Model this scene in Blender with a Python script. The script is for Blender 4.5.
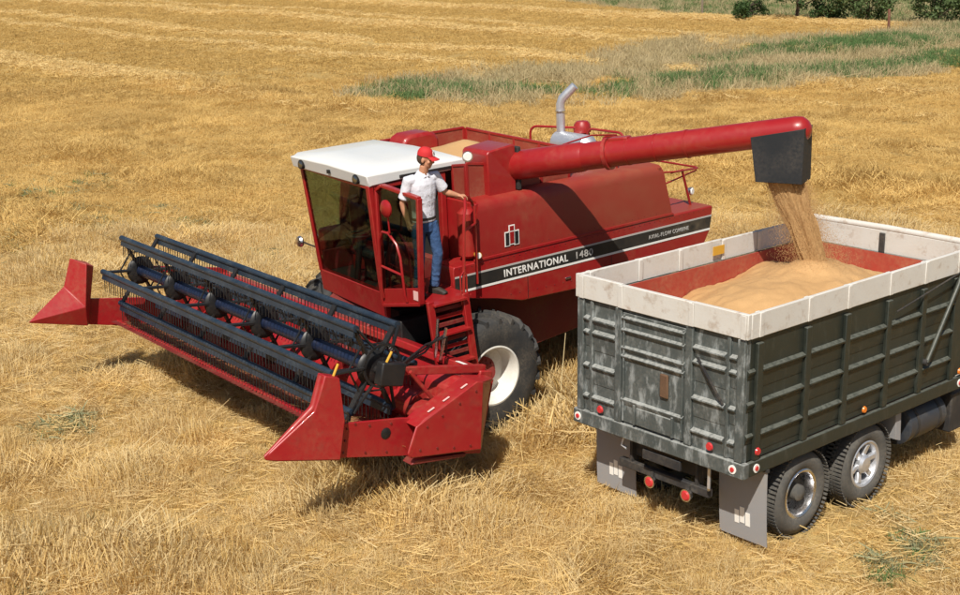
import bpy, bmesh, math, random
import numpy as np
from mathutils import Vector, Matrix, Euler
R = math.radians
random.seed(7); rng = np.random.default_rng(11)
scn = bpy.context.scene
for o in list(bpy.data.objects): bpy.data.objects.remove(o)

# ------------------------------------------------------------------ camera
F_PX, PITCH, ROLL, CAM_H = 1347.2, 0.2621, -0.01355, 6.648
cam_d = bpy.data.cameras.new('camera'); cam = bpy.data.objects.new('camera', cam_d)
scn.collection.objects.link(cam); scn.camera = cam
fw = Vector((0, math.cos(PITCH), -math.sin(PITCH))); rt0 = Vector((1, 0, 0)); up0 = rt0.cross(fw)
rt = rt0 * math.cos(ROLL) + up0 * math.sin(ROLL); upv = up0 * math.cos(ROLL) - rt0 * math.sin(ROLL)
cam.matrix_world = Matrix(((rt.x, upv.x, -fw.x, 0), (rt.y, upv.y, -fw.y, 0), (rt.z, upv.z, -fw.z, CAM_H), (0, 0, 0, 1)))
cam_d.sensor_width = 36; cam_d.lens = F_PX / 960 * 36; cam_d.clip_end = 5000; cam_d.clip_start = 0.1
scn.render.resolution_x = 1024; scn.render.resolution_y = 635

# ------------------------------------------------------------------ light
SUN_TRAVEL = Vector((0.19, 0.80, -1.02)).normalized()
elev = math.asin(-SUN_TRAVEL.z); az = math.atan2(-SUN_TRAVEL.x, -SUN_TRAVEL.y)   # azimuth clockwise from +Y
world = bpy.data.worlds.new('World'); scn.world = world; world.use_nodes = True
wn = world.node_tree.nodes; wl = world.node_tree.links
sky = wn.new('ShaderNodeTexSky'); sky.sky_type = 'NISHITA'; sky.sun_disc = False
sky.sun_elevation = elev; sky.sun_rotation = az; sky.dust_density = 1.5; sky.air_density = 1.0
bg = wn['Background']; bg.inputs[1].default_value = 0.06
wl.new(sky.outputs[0], bg.inputs[0])
sun_d = bpy.data.lights.new('sun', 'SUN'); sun_d.energy = 4.8; sun_d.angle = R(0.55); sun_d.color = (1.0, 0.94, 0.84)
sun = bpy.data.objects.new('sun', sun_d); scn.collection.objects.link(sun)
sun.rotation_euler = SUN_TRAVEL.to_track_quat('-Z', 'Y').to_euler(); sun.location = (-10, -20, 40)
scn.view_settings.view_transform = 'Standard'; scn.view_settings.look = 'None'
scn.view_settings.gamma = 1.0; scn.view_settings.exposure = 0.22; scn.view_settings.use_curve_mapping = False

# ------------------------------------------------------------------ numpy noise
def _hash(ix, iy, s):
    n = (ix.astype(np.int64) * 374761393 + iy.astype(np.int64) * 668265263 + s * 1442695041) & 0xffffffff
    n = ((n ^ (n >> 13)) * 1274126177) & 0xffffffff
    return ((n ^ (n >> 16)) & 0xffff) / 65535.0
def vnoise(x, y, s=0):
    x = np.asarray(x, float); y = np.asarray(y, float)
    ix = np.floor(x); iy = np.floor(y); fx = x - ix; fy = y - iy
    fx = fx * fx * (3 - 2 * fx); fy = fy * fy * (3 - 2 * fy)
    a = _hash(ix, iy, s); b = _hash(ix + 1, iy, s); c = _hash(ix, iy + 1, s); d = _hash(ix + 1, iy + 1, s)
    return (a * (1 - fx) + b * fx) * (1 - fy) + (c * (1 - fx) + d * fx) * fy
def fbm(x, y, s=0, o=3):
    t = 0; a = 1; m = 0
    for k in range(o):
        t = t + a * vnoise(x * 2 ** k, y * 2 ** k, s + k); m += a; a *= .5
    return t / m
def sstep(a, b, x):
    t = np.clip((x - a) / (b - a), 0, 1); return t * t * (3 - 2 * t)

# ------------------------------------------------------------------ materials
MATS = {}
def newmat(name):
    m = bpy.data.materials.new(name); m.use_nodes = True; MATS[name] = m
    nt = m.node_tree; return m, nt, nt.nodes['Principled BSDF']
def N(nt, t, **k):
    n = nt.nodes.new(t)
    for a, v in k.items(): setattr(n, a, v)
    return n
def noise_node(nt, scale, detail=4, rough=.55, coord='Object', vec_scale=None):
    tc = N(nt, 'ShaderNodeTexCoord'); no = N(nt, 'ShaderNodeTexNoise')
    no.inputs['Scale'].default_value = scale; no.inputs['Detail'].default_value = detail; no.inputs['Roughness'].default_value = rough
    if coord == 'World':
        g = N(nt, 'ShaderNodeNewGeometry'); src = g.outputs['Position']
    else: src = tc.outputs[coord]
    if vec_scale:
        mp = N(nt, 'ShaderNodeMapping'); mp.inputs['Scale'].default_value = vec_scale
        nt.links.new(src, mp.inputs['Vector']); src = mp.outputs[0]
    nt.links.new(src, no.inputs['Vector']); return no
def ramp(nt, src, lo, hi):
    r = N(nt, 'ShaderNodeMapRange'); r.inputs['From Min'].default_value = lo; r.inputs['From Max'].default_value = hi
    r.clamp = True; nt.links.new(src, r.inputs['Value']); return r.outputs['Result']
def mix(nt, fac, a, b, blend='MIX'):
    m = N(nt, 'ShaderNodeMix', data_type='RGBA', blend_type=blend)
    for sock, v in ((m.inputs['Factor'], fac), (m.inputs[6], a), (m.inputs[7], b)):
        if hasattr(v, 'is_output') or hasattr(v, 'links'): nt.links.new(v, sock)
        elif isinstance(v, (int, float)): sock.default_value = v
        else: sock.default_value = (*v, 1) if len(v) == 3 else v
    return m.outputs[2]
def mul(nt, a, k):
    m = N(nt, 'ShaderNodeMath', operation='MULTIPLY'); nt.links.new(a, m.inputs[0]); 
    if hasattr(k, 'links'): nt.links.new(k, m.inputs[1])
    else: m.inputs[1].default_value = k
    return m.outputs[0]
def paint(name, col, rough=.35, dust=(.30, .20, .10), amt=.25, scale=2.2, wear=None, metal=0, bump=.0, coat=0.0, streak=None, wear_amt=.5, wear_scale=6, wear_lo=.55, rear_dust=False, lit_worn_ledge=None):
    """painted or bare metal with a patchy film of dust and optional worn patches"""
    m, nt, b = newmat(name)
    n1 = noise_node(nt, scale, 5); n2 = noise_node(nt, scale * 9, 4)
    f = ramp(nt, n1.outputs[0], .38, .72)
    f2 = mul(nt, ramp(nt, n2.outputs[0], .3, .75), f)
    c = mix(nt, mul(nt, f2, amt), col, dust)
    if wear:
        n3 = noise_node(nt, wear_scale, 6, .65, vec_scale=streak or (1, 1, 1))
        c = mix(nt, mul(nt, ramp(nt, n3.outputs[0], wear_lo, wear_lo + .17), wear_amt), c, wear)
    if lit_worn_ledge:          # bare worn paint, plus sunlit brightness painted into the colour of upward-facing ledges
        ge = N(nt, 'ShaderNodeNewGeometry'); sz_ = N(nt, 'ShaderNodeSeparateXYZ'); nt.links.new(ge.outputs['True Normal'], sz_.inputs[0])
        c = mix(nt, mul(nt, mul(nt, ramp(nt, sz_.outputs[2], .25, .6), ramp(nt, n2.outputs[0], .2, .55)), .8), c, lit_worn_ledge)
    if rear_dust:      # settled chaff dust thickens towards the straw outlet at the rear
        tc = N(nt, 'ShaderNodeTexCoord'); sx = N(nt, 'ShaderNodeSeparateXYZ'); nt.links.new(tc.outputs['Object'], sx.inputs[0])
        g = mul(nt, ramp(nt, sx.outputs[0], .9, 2.6), .30); c = mix(nt, mul(nt, g, ramp(nt, n1.outputs[0], .1, .5)), c, (.25, .11, .05))
    nt.links.new(c, b.inputs['Base Color'])
    r = N(nt, 'ShaderNodeMapRange'); r.inputs['To Min'].default_value = rough; r.inputs['To Max'].default_value = min(1, rough + .35)
    nt.links.new(f2, r.inputs['Value']); nt.links.new(r.outputs[0], b.inputs['Roughness'])
    b.inputs['Metallic'].default_value = metal; b.inputs['Coat Weight'].default_value = coat
    if bump:
        bp = N(nt, 'ShaderNodeBump'); bp.inputs['Strength'].default_value = bump; bp.inputs['Distance'].default_value = .01 if bump < .5 else .03
        nt.links.new(n2.outputs[0], bp.inputs['Height']); nt.links.new(bp.outputs[0], b.inputs['Normal'])
    return m
RED = (.30, .010, .012)
paint('red', RED, .34, (.30, .12, .05), .30, 1.3, coat=.25, bump=.03)
paint('red_dusty', (.27, .014, .012), .42, (.26, .13, .06), .55, .7, bump=.05, rear_dust=True)
paint('red_header', (.33, .010, .015), .38, (.30, .15, .07), .40, 1.6, coat=.15, bump=.04, wear=(.18, .04, .03), wear_amt=.4)
paint('red_pan', (.15, .014, .015), .6, (.40, .25, .10), .8, 2.2, bump=.1, wear=(.42, .28, .11), wear_amt=.55, wear_scale=7)
paint('red_dark', (.16, .012, .012), .55, (.20, .12, .06), .5, 2.5)
paint('red_inside', (.36, .045, .03), .6, (.45, .24, .12), .6, 2.0, wear=(.25, .10, .06))
paint('mesh_red', (.27, .04, .025), .55, (.36, .2, .1), .6, 3)
paint('roof_white', (.70, .71, .70), .32, (.5, .42, .3), .25, 3, coat=.2)
paint('rim_cream', (.76, .75, .69), .42, (.35, .28, .2), .5, 2.5)
paint('hub_red', (.30, .02, .02), .5, (.25, .15, .1), .5, 5)
paint('black', (.012, .012, .013), .45, (.12, .09, .06), .2, 4)
paint('black_matte', (.018, .017, .017), .8, (.15, .11, .08), .3, 3)
paint('spout_rubber', (.010, .013, .017), .62, (.20, .16, .12), .25, 3)
paint('tyre', (.028, .029, .030), .75, (.22, .18, .13), .55, 3.5, bump=.25)
paint('tyre_dusty', (.075, .073, .068), .8, (.28, .25, .2), .6, 3.5, bump=.25)
paint('navy', (.012, .024, .042), .42, (.15, .17, .18), .35, 3, coat=.1)
paint('navy_tube', (.007, .014, .040), .36, (.10, .10, .14), .2, 3, coat=.2)
paint('chrome', (.72, .72, .74), .22, (.4, .35, .3), .15, 6, metal=1)
paint('galvanised', (.68, .70, .74), .38, (.5, .46, .4), .15, 5, metal=.75)
paint('truck_green_rear', (.062, .074, .072), .55, (.19, .19, .17), .8, 3.0, wear=(.42, .45, .45), streak=(1, 1.5, .6), wear_amt=.60, wear_scale=6, wear_lo=.51, bump=.15, lit_worn_ledge=(.33, .335, .315))
paint('truck_green_side', (.019, .024, .019), .45, (.055, .055, .038), .6, 2.0, wear=(.09, .10, .085), streak=(1.4, 1, .5), wear_amt=.35, wear_scale=6, bump=.1, lit_worn_ledge=(.12, .125, .105))
paint('truck_white', (.60, .585, .55), .6, (.50, .42, .33), .6, 4.0, wear=(.34, .25, .18), wear_amt=.75, wear_scale=6, wear_lo=.56, bump=.15)
paint('chassis', (.022, .022, .024), .65, (.2, .16, .11), .5, 3)
paint('flap', (.29, .29, .30), .75, (.33, .28, .22), .6, 3, bump=.1)
paint('white_paint', (.78, .77, .72), .55, (.5, .42, .32), .35, 6)
paint('decal_white', (.85, .84, .80), .5, (.6, .5, .4), .15, 6)
paint('decal_grey', (.45, .44, .42), .5, (.4, .33, .25), .4, 6)
paint('decal_pink', (.75, .45, .42), .5, (.6, .5, .4), .2, 6)
paint('stripe_black', (.020, .019, .018), .45, (.16, .12, .07), .75, .8)
paint('yellow', (.62, .34, .03), .5, (.4, .3, .15), .2, 5)
paint('reflector_red', (.55, .03, .035), .25, (.3, .2, .15), .2, 5)
paint('amber', (.75, .20, .02), .25, (.3, .2, .15), .2, 5)
paint('rust', (.12, .065, .035), .85, (.2, .12, .06), .5, 8, bump=.3)
paint('blue_tank', (.03, .036, .048), .45, (.2, .18, .14), .5, 3)
paint('seat_black', (.02, .018, .018), .7, (.1, .08, .06), .3, 3)
paint('wood_post', (.18, .14, .10), .9, (.3, .25, .2), .5, 6, bump=.4)
paint('post_red', (.16, .06, .035), .7, (.3, .2, .12), .3, 6)
paint('skin', (.50, .24, .14), .55, (.42, .17, .09), .4, 14)
paint('shirt', (.64, .65, .72), .85, (.54, .54, .62), .4, 1.1, bump=.6)
paint('jeans', (.030, .075, .185), .9, (.13, .20, .34), .9, 1.8, bump=.8)
paint('boots', (.018, .014, .012), .6, (.15, .11, .07), .4, 6)
paint('hair', (.06, .035, .02), .7, (.1, .06, .03), .5, 20)
paint('cap_red', (.50, .016, .02), .75, (.4, .05, .04), .2, 8)
paint('eye_dark', (.02, .015, .012), .3, (.02, .02, .02), 0, 8)
def glass(name, tint, gl=.07):
    m, nt, b = newmat(name); nt.nodes.remove(b)
    out = nt.nodes['Material Output']
    t = N(nt, 'ShaderNodeBsdfTransparent'); t.inputs[0].default_value = (*tint, 1)
    g = N(nt, 'ShaderNodeBsdfGlossy'); g.inputs['Roughness'].default_value = .03
    mx = N(nt, 'ShaderNodeMixShader'); mx.inputs[0].default_value = gl
    nt.links.new(t.outputs[0], mx.inputs[1]); nt.links.new(g.outputs[0], mx.inputs[2]); nt.links.new(mx.outputs[0], out.inputs[0])
glass('glass', (.63, .69, .62)); glass('lens', (.8, .8, .8), .35)
def vegetation(name, c1, c2, c3, scale=.35, trans=.25, rough=.7, inst=.6, fine=None):
    """straw, grass and leaves: colour varies by place and from stalk to stalk"""
    m, nt, b = newmat(name)
    n1 = noise_node(nt, scale, 4, coord='World')
    oi = N(nt, 'ShaderNodeObjectInfo')
    c = mix(nt, ramp(nt, n1.outputs[0], .3, .7), c1, c2)
    rnd = oi.outputs['Random']
    if fine:
        n2 = noise_node(nt, fine, 2, coord='World'); rnd = ramp(nt, n2.outputs[0], .3, .7)
    c = mix(nt, mul(nt, rnd, inst), c, c3)
    nt.links.new(c, b.inputs['Base Color']); b.inputs['Roughness'].default_value = rough
    b.inputs['Specular IOR Level'].default_value = .25
    tr = N(nt, 'ShaderNodeBsdfTranslucent'); nt.links.new(c, tr.inputs[0])
    mx = N(nt, 'ShaderNodeMixShader'); mx.inputs[0].default_value = trans
    nt.links.new(b.outputs[0], mx.inputs[1]); nt.links.new(tr.outputs[0], mx.inputs[2])
    nt.links.new(mx.outputs[0], nt.nodes['Material Output'].inputs[0])
    return m
vegetation('straw', (.78, .555, .21), (.52, .345, .115), (.88, .69, .36), .42, .34, inst=.7)
vegetation('straw_pale', (.70, .53, .26), (.62, .46, .22), (.80, .66, .38), .3, .3, inst=.7)
vegetation('row_straw', (.74, .54, .22), (.66, .47, .18), (.82, .64, .32), .16, .28, inst=.8)
vegetation('straw_far', (.72, .49, .165), (.50, .33, .11), (.78, .57, .24), .26, .3, inst=.7)
vegetation('stubble_dark', (.54, .355, .115), (.44, .285, .09), (.64, .45, .165), .26, .28, inst=.8)
vegetation('weed_pale', (.20, .25, .13), (.30, .31, .18), (.40, .38, .22), .8, .3, inst=.8)
vegetation('dry_grass', (.50, .40, .22), (.42, .36, .19), (.60, .48, .28), .2, .3, inst=.7)
vegetation('green_weed', (.09, .19, .055), (.13, .22, .075), (.20, .26, .10), .5, .3, inst=.7)
vegetation('meadow_grass', (.085, .16, .045), (.13, .20, .065), (.22, .24, .10), .1, .25, inst=.7)
vegetation('leaf', (.035, .075, .022), (.05, .10, .03), (.085, .14, .045), .9, .3, .6, .6, fine=5)
vegetation('leaf_light', (.075, .125, .045), (.10, .15, .055), (.14, .19, .075), .9, .3, .6, .6, fine=5)
vegetation('bark', (.06, .045, .03), (.08, .06, .04), (.05, .04, .03), 3, 0, .9)
def grain_mat():
    m, nt, b = newmat('grain')
    n1 = noise_node(nt, 1.6, 4, coord='World'); n2 = noise_node(nt, 95, 3, coord='World')
    c = mix(nt, ramp(nt, n1.outputs[0], .3, .7), (.55, .335, .145), (.48, .285, .12))
    c = mix(nt, mul(nt, ramp(nt, n2.outputs[0], .35, .7), .35), c, (.34, .18, .07))
    nt.links.new(c, b.inputs['Base Color']); b.inputs['Roughness'].default_value = .75
    bp = N(nt, 'ShaderNodeBump'); bp.inputs['Strength'].default_value = .6; bp.inputs['Distance'].default_value = .012
    nt.links.new(n2.outputs[0], bp.inputs['Height']); nt.links.new(bp.outputs[0], b.inputs['Normal'])
    return m
grain_mat()
vegetation('falling_grain', (.66, .43, .20), (.60, .38, .17), (.52, .31, .13), 9, .35, .8, .5, fine=40)
def ground_mat():
    m, nt, b = newmat('field_ground')
    at = N(nt, 'ShaderNodeAttribute'); at.attribute_name = 'zone'      # r = green growth, g = windrow straw, b = dry grass strip
    sep = N(nt, 'ShaderNodeSeparateColor'); nt.links.new(at.outputs['Color'], sep.inputs[0])
    n1 = noise_node(nt, .35, 5, .6, coord='World'); n2 = noise_node(nt, 5.0, 6, .7, coord='World')
    n3 = noise_node(nt, 1.2, 5, .65, coord='World', vec_scale=(1, .55, 1)); n4 = noise_node(nt, 45, 3, .7, coord='World')
    c = mix(nt, ramp(nt, n1.outputs[0], .3, .7), (.50, .34, .12), (.41, .275, .10))
    c = mix(nt, mul(nt, ramp(nt, n3.outputs[0], .48, .66), .55), c, (.20, .125, .05))
    c = mix(nt, mul(nt, ramp(nt, n2.outputs[0], .45, .7), .5), c, (.62, .42, .17))
    c = mix(nt, mul(nt, ramp(nt, n4.outputs[0], .45, .7), .5), c, (.15, .095, .04))
    c = mix(nt, mul(nt, sep.outputs[1], .75), c, (.68, .49, .20))
    c = mix(nt, sep.outputs[2], c, mix(nt, ramp(nt, n3.outputs[0], .35, .65), (.44, .35, .19), (.52, .42, .25)))
    c = mix(nt, sep.outputs[0], c, mix(nt, ramp(nt, n1.outputs[0], .35, .65), (.14, .19, .075), (.22, .24, .11)))
    nt.links.new(c, b.inputs['Base Color']); b.inputs['Roughness'].default_value = .95; b.inputs['Specular IOR Level'].default_value = .1
    bp = N(nt, 'ShaderNodeBump'); bp.inputs['Strength'].default_value = .8; bp.inputs['Distance'].default_value = .05
    nt.links.new(n4.outputs[0], bp.inputs['Height']); nt.links.new(bp.outputs[0], b.inputs['Normal'])
ground_mat()

# ------------------------------------------------------------------ mesh builder
class MB:
    def __init__(s): s.v = []; s.f = []
    def add(s, vs, fs):
        o = len(s.v); s.v += [tuple(v) for v in vs]; s.f += [[i + o for i in f] for f in fs]; return s
    def box(s, c, d, rot=None):
        x, y, z = (k / 2 for k in d); vs = [Vector((i * x, j * y, k * z)) for i in (-1, 1) for j in (-1, 1) for k in (-1, 1)]
        if rot is not None:
            if not isinstance(rot, Matrix): rot = Euler(rot).to_matrix()
            vs = [rot @ v for v in vs]
        c = Vector(c)
        return s.add([v + c for v in vs], [(0, 1, 3, 2), (4, 6, 7, 5), (0, 4, 5, 1), (2, 3, 7, 6), (0, 2, 6, 4), (1, 5, 7, 3)])
    def bx(s, a0, a1, b0, b1, c0, c1): return s.box(((a0 + a1) / 2, (b0 + b1) / 2, (c0 + c1) / 2), (abs(a1 - a0), abs(b1 - b0), abs(c1 - c0)))
    def beam(s, p, q, w, h, upd=(0, 0, 1)):
        p = Vector(p); q = Vector(q); d = (q - p); L = d.length; d.normalize()
        sd = d.cross(Vector(upd)); 
        if sd.length < 1e-4: sd = d.cross(Vector((1, 0, 0)))
        sd.normalize(); u = sd.cross(d); m = Matrix((d, sd, u)).transposed()
        return s.box((p + q) / 2, (L, w, h), m)
    def tube(s, pts, r, n=10, caps=True):
        pts = [Vector(p) for p in pts]; rs = r if isinstance(r, (list, tuple)) else [r] * len(pts)
        o = len(s.v); prev = None
        for i, p in enumerate(pts):
            d = (pts[min(i + 1, len(pts) - 1)] - pts[max(i - 1, 0)]).normalized()
            if prev is None:
                a = d.cross(Vector((0, 0, 1)));
                if a.length < .05: a = d.cross(Vector((1, 0, 0)))
            else: a = prev - d * prev.dot(d)
            a.normalize(); prev = a; b = d.cross(a)
            for k in range(n):
                t = 2 * math.pi * k / n; s.v.append(tuple(p + (a * math.cos(t) + b * math.sin(t)) * rs[i]))
        for i in range(len(pts) - 1):
            for k in range(n):
                s.f.append([o + i * n + k, o + i * n + (k + 1) % n, o + (i + 1) * n + (k + 1) % n, o + (i + 1) * n + k])
        if caps:
            s.f.append([o + k for k in range(n)][::-1]); s.f.append([o + (len(pts) - 1) * n + k for k in range(n)])
        return s
    def loft(s, rings, n=12):
        """rings: (x,y,z, rx, ry[, dir]) ellipses, axes x and y unless a direction is given"""
        o = len(s.v)
        P = [Vector(r[:3]) for r in rings]
        for i, r in enumerate(rings):
            d = (P[min(i + 1, len(P) - 1)] - P[max(i - 1, 0)]).normalized()
            a = Vector((1, 0, 0)); a = a - d * a.dot(d)
            if a.length < .2: a = Vector((0, 1, 0)); a = a - d * a.dot(d)
            a.normalize(); b = d.cross(a)
            for k in range(n):
                t = 2 * math.pi * k / n; s.v.append(tuple(P[i] + a * math.cos(t) * r[3] + b * math.sin(t) * r[4]))
        for i in range(len(P) - 1):
            for k in range(n):
                s.f.append([o + i * n + k, o + i * n + (k + 1) % n, o + (i + 1) * n + (k + 1) % n, o + (i + 1) * n + k])
        s.f.append([o + k for k in range(n)][::-1]); s.f.append([o + (len(P) - 1) * n + k for k in range(n)])
        return s
    def lathe(s, prof, c, axis='y', n=40):
        """prof: (r, h) along the axis; closed ring when the first point is repeated"""
        o = len(s.v); c = Vector(c)
        for r, h in prof:
            for k in range(n):
                t = 2 * math.pi * k / n; a, b = r * math.cos(t), r * math.sin(t)
                s.v.append(tuple(c + (Vector((a, h, b)) if axis == 'y' else Vector((h, a, b)) if axis == 'x' else Vector((a, b, h)))))
        for i in range(len(prof) - 1):
            for k in range(n): s.f.append([o + i * n + k, o + i * n + (k + 1) % n, o + (i + 1) * n + (k + 1) % n, o + (i + 1) * n + k])
        return s
    def prism(s, poly, h0, h1, plane='xz'):
        n = len(poly)
        g = (lambda a, b, h: (a, h, b)) if plane == 'xz' else (lambda a, b, h: (a, b, h)) if plane == 'xy' else (lambda a, b, h: (h, a, b))
        vs = [g(a, b, h0) for a, b in poly] + [g(a, b, h1) for a, b in poly]
        return s.add(vs, [list(range(n))[::-1], list(range(n, 2 * n))] + [[i, (i + 1) % n, (i + 1) % n + n, i + n] for i in range(n)])
    def sphere(s, c, r, n=12, m=8):
        c = Vector(c); r = r if isinstance(r, (tuple, list)) else (r, r, r); o = len(s.v)
        for i in range(m + 1):
            ph = math.pi * i / m
            for k in range(n):
                t = 2 * math.pi * k / n
                s.v.append((c.x + r[0] * math.sin(ph) * math.cos(t), c.y + r[1] * math.sin(ph) * math.sin(t), c.z + r[2] * math.cos(ph)))
        for i in range(m):
            for k in range(n): s.f.append([o + i * n + k, o + (i + 1) * n + k, o + (i + 1) * n + (k + 1) % n, o + i * n + (k + 1) % n])
        return s
    def mesh(s, name, smooth=38):
        me = bpy.data.meshes.new(name); me.from_pydata(s.v, [], s.f)
        bm = bmesh.new(); bm.from_mesh(me); bmesh.ops.remove_doubles(bm, verts=bm.verts, dist=1e-5)
        bmesh.ops.recalc_face_normals(bm, faces=bm.faces); bm.to_mesh(me); bm.free()
        if smooth:
            me.polygons.foreach_set('use_smooth', [True] * len(me.polygons)); me.set_sharp_from_angle(angle=R(smooth))
        return me
    def build(s, name, mat, parent=None, bevel=0, smooth=38):
        me = s.mesh(name, smooth); me.materials.append(MATS[mat])
        return link(name, me, parent, bevel)
def link(name, me, parent=None, bevel=0):
    o = bpy.data.objects.new(name, me); scn.collection.objects.link(o)
    if parent: o.parent = parent
    if bevel:
        b = o.modifiers.new('bevel', 'BEVEL'); b.width = bevel; b.segments = 2; b.limit_method = 'ANGLE'; b.angle_limit = R(35)
    return o
def empty(name, parent=None):
    o = bpy.data.objects.new(name, None); scn.collection.objects.link(o); o.empty_display_size = .2
    if parent: o.parent = parent
    return o
def tag(o, label=None, cat=None, group=None, kind=None):
    for k, v in (('label', label), ('category', cat), ('group', group), ('kind', kind)):
        if v: o[k] = v
    return o
def copy_tree(o, parent=None):
    c = o.copy(); scn.collection.objects.link(c); c.parent = parent
    for ch in o.children: copy_tree(ch, c)
    return c
def text_obj(name, txt, size, mat, parent, loc, ax, ay, width=None, weight=0.0, depth=.004):
    cu = bpy.data.curves.new(name, 'FONT'); cu.body = txt; cu.size = size; cu.extrude = depth / 2; cu.offset = weight; cu.space_character = 1.12
    t = bpy.data.objects.new(name, cu); scn.collection.objects.link(t)
    dg = bpy.context.evaluated_depsgraph_get(); me = bpy.data.meshes.new_from_object(t.evaluated_get(dg))
    bpy.data.objects.remove(t)
    co = np.empty(len(me.vertices) * 3); me.vertices.foreach_get('co', co); co = co.reshape(-1, 3)
    co[:, 0] -= co[:, 0].min()
    if width: co[:, 0] *= width / co[:, 0].max()
    ax = np.array(ax); ay = np.array(ay); az_ = np.cross(ax, ay)
    me.vertices.foreach_set('co', (np.array(loc) + co[:, :1] * ax + co[:, 1:2] * ay + co[:, 2:3] * az_).ravel())
    me.materials.clear(); me.materials.append(MATS[mat]); me.update()
    return link(name, me, parent)

# ------------------------------------------------------------------ frames
C_YAW, C_TILT = 0.6649, R(2.0)
C_O = Vector((0.2305, 17.4217, 0.0)); C_ROT = Matrix.Rotation(C_YAW, 3, 'Z') @ Matrix.Rotation(-C_TILT, 3, 'Y')
T_YAW = 0.7181; T_O = Vector((2.7748, 13.3686, 0.0)); T_ROT = Matrix.Rotation(T_YAW, 3, 'Z')
def cw(u, v, z): return C_O + C_ROT @ Vector((u, v, z))
def tw(a, b, z): return T_O + T_ROT @ Vector((a, b, z))

# ------------------------------------------------------------------ terrain
ROW_DIR = np.array([-.66, .75])
def row_phase(x, y):
    wob = 4.2 * (fbm(x / 26 + 3, y / 26, 40, 2) - .5) + 1.6 * (fbm(x / 7, y / 7, 44, 2) - .5)
    return (x * ROW_DIR[1] - y * ROW_DIR[0]) + wob - .004 * np.maximum(0, y - 30) ** 1.3
def windrow(x, y):
    p_ = row_phase(x, y); t = p_ / 6.4; k_ = .65 + .35 * np.cos(2 * np.pi * p_ / 17.3 + 1.1); return np.clip((np.cos(2 * np.pi * t) * .5 + .5) * k_, 0, 1) ** 2
def in_poly(x, y, poly, soft=1.5):
    """signed-distance soft mask of a polygon on the ground"""
    x = np.asarray(x, float); y = np.asarray(y, float); ins = np.zeros(x.shape, bool); dm = np.full(x.shape, 1e9)
    n = len(poly)
    for i in range(n):
        x1, y1 = poly[i]; x2, y2 = poly[(i + 1) % n]
        cond = ((y1 > y) != (y2 > y)); xi = (x2 - x1) * (y - y1) / ((y2 - y1) if y2 != y1 else 1e-9) + x1
        ins ^= cond & (x < xi)
        t = np.clip(((x - x1) * (x2 - x1) + (y - y1) * (y2 - y1)) / ((x2 - x1) ** 2 + (y2 - y1) ** 2), 0, 1)
        dm = np.minimum(dm, np.hypot(x - x1 - t * (x2 - x1), y - y1 - t * (y2 - y1)))
    sd = np.where(ins, -dm, dm)
    return sstep(soft, -soft, sd)
STRIP = [(-4.6, 57), (.9, 54.5), (6.9, 57), (14.3, 60), (24, 67.5), (60, 92), (70, 140), (33.8, 95.7), (21, 88), (11, 82), (3.1, 68), (-3.6, 63.5)]
MEADOW = [(-40, 330), (-6, 210), (8.9, 146), (15, 126), (18.6, 114), (24.7, 104.6), (29.1, 99), (33.8, 95.7), (70, 120), (420, 240), (420, 900), (-40, 900)]
GREENS = [[(-4.4, 58.8), (-3.0, 62.6), (-.3, 60), (3, 58.5), (-2.3, 55.5)], [(6.1, 58.5), (8.8, 64), (13.9, 66), (19.2, 68.3), (30, 76), (27, 71), (14.5, 62)],
          [(13, 74), (18.3, 80), (23.6, 86.3), (31.9, 91), (40, 96), (40, 88), (28.1, 80), (21.4, 76.2)]]
WEEDS = [(-4.4, 28.9, .8), (-9.0, 31.5, 1.7), (-12.2, 35.2, 2.4), (-6.8, 31.1, .8), (-10.5, 30, 1.2), (-5.0, 13.5, .7), (4.9, 13.75, .35), (-5.9, 17.9, .5), (4.3, 13.2, .2), (-10.6, 27, .8), (-3.0, 30.5, .5)]
def green_mask(x, y):
    br = fbm(x / 2.5, y / 5, 5, 3)
    g = np.zeros(np.shape(x))
    for pl in GREENS: g = np.maximum(g, in_poly(x, y, pl, 2.0))
    g = g * sstep(.22, .42, br)
    m = in_poly(x, y, MEADOW, 1.5) * sstep(.22, .5, br)
    return np.maximum(g, m * .9)
def dry_mask(x, y):
    br = fbm(x / 3, y / 6, 9, 3)
    return np.clip(np.maximum(in_poly(x, y, STRIP, 2.5) * sstep(.30, .50, br), in_poly(x, y, MEADOW, 2)), 0, 1)
def local_cmb(x, y):
    dx = x - C_O.x; dy = y - C_O.y; c, s = math.cos(C_YAW), math.sin(C_YAW); return dx * c + dy * s, -dx * s + dy * c
def local_trk(x, y):
    dx = x - T_O.x; dy = y - T_O.y; c, s = math.cos(T_YAW), math.sin(T_YAW); return dx * c + dy * s, -dx * s + dy * c
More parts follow.
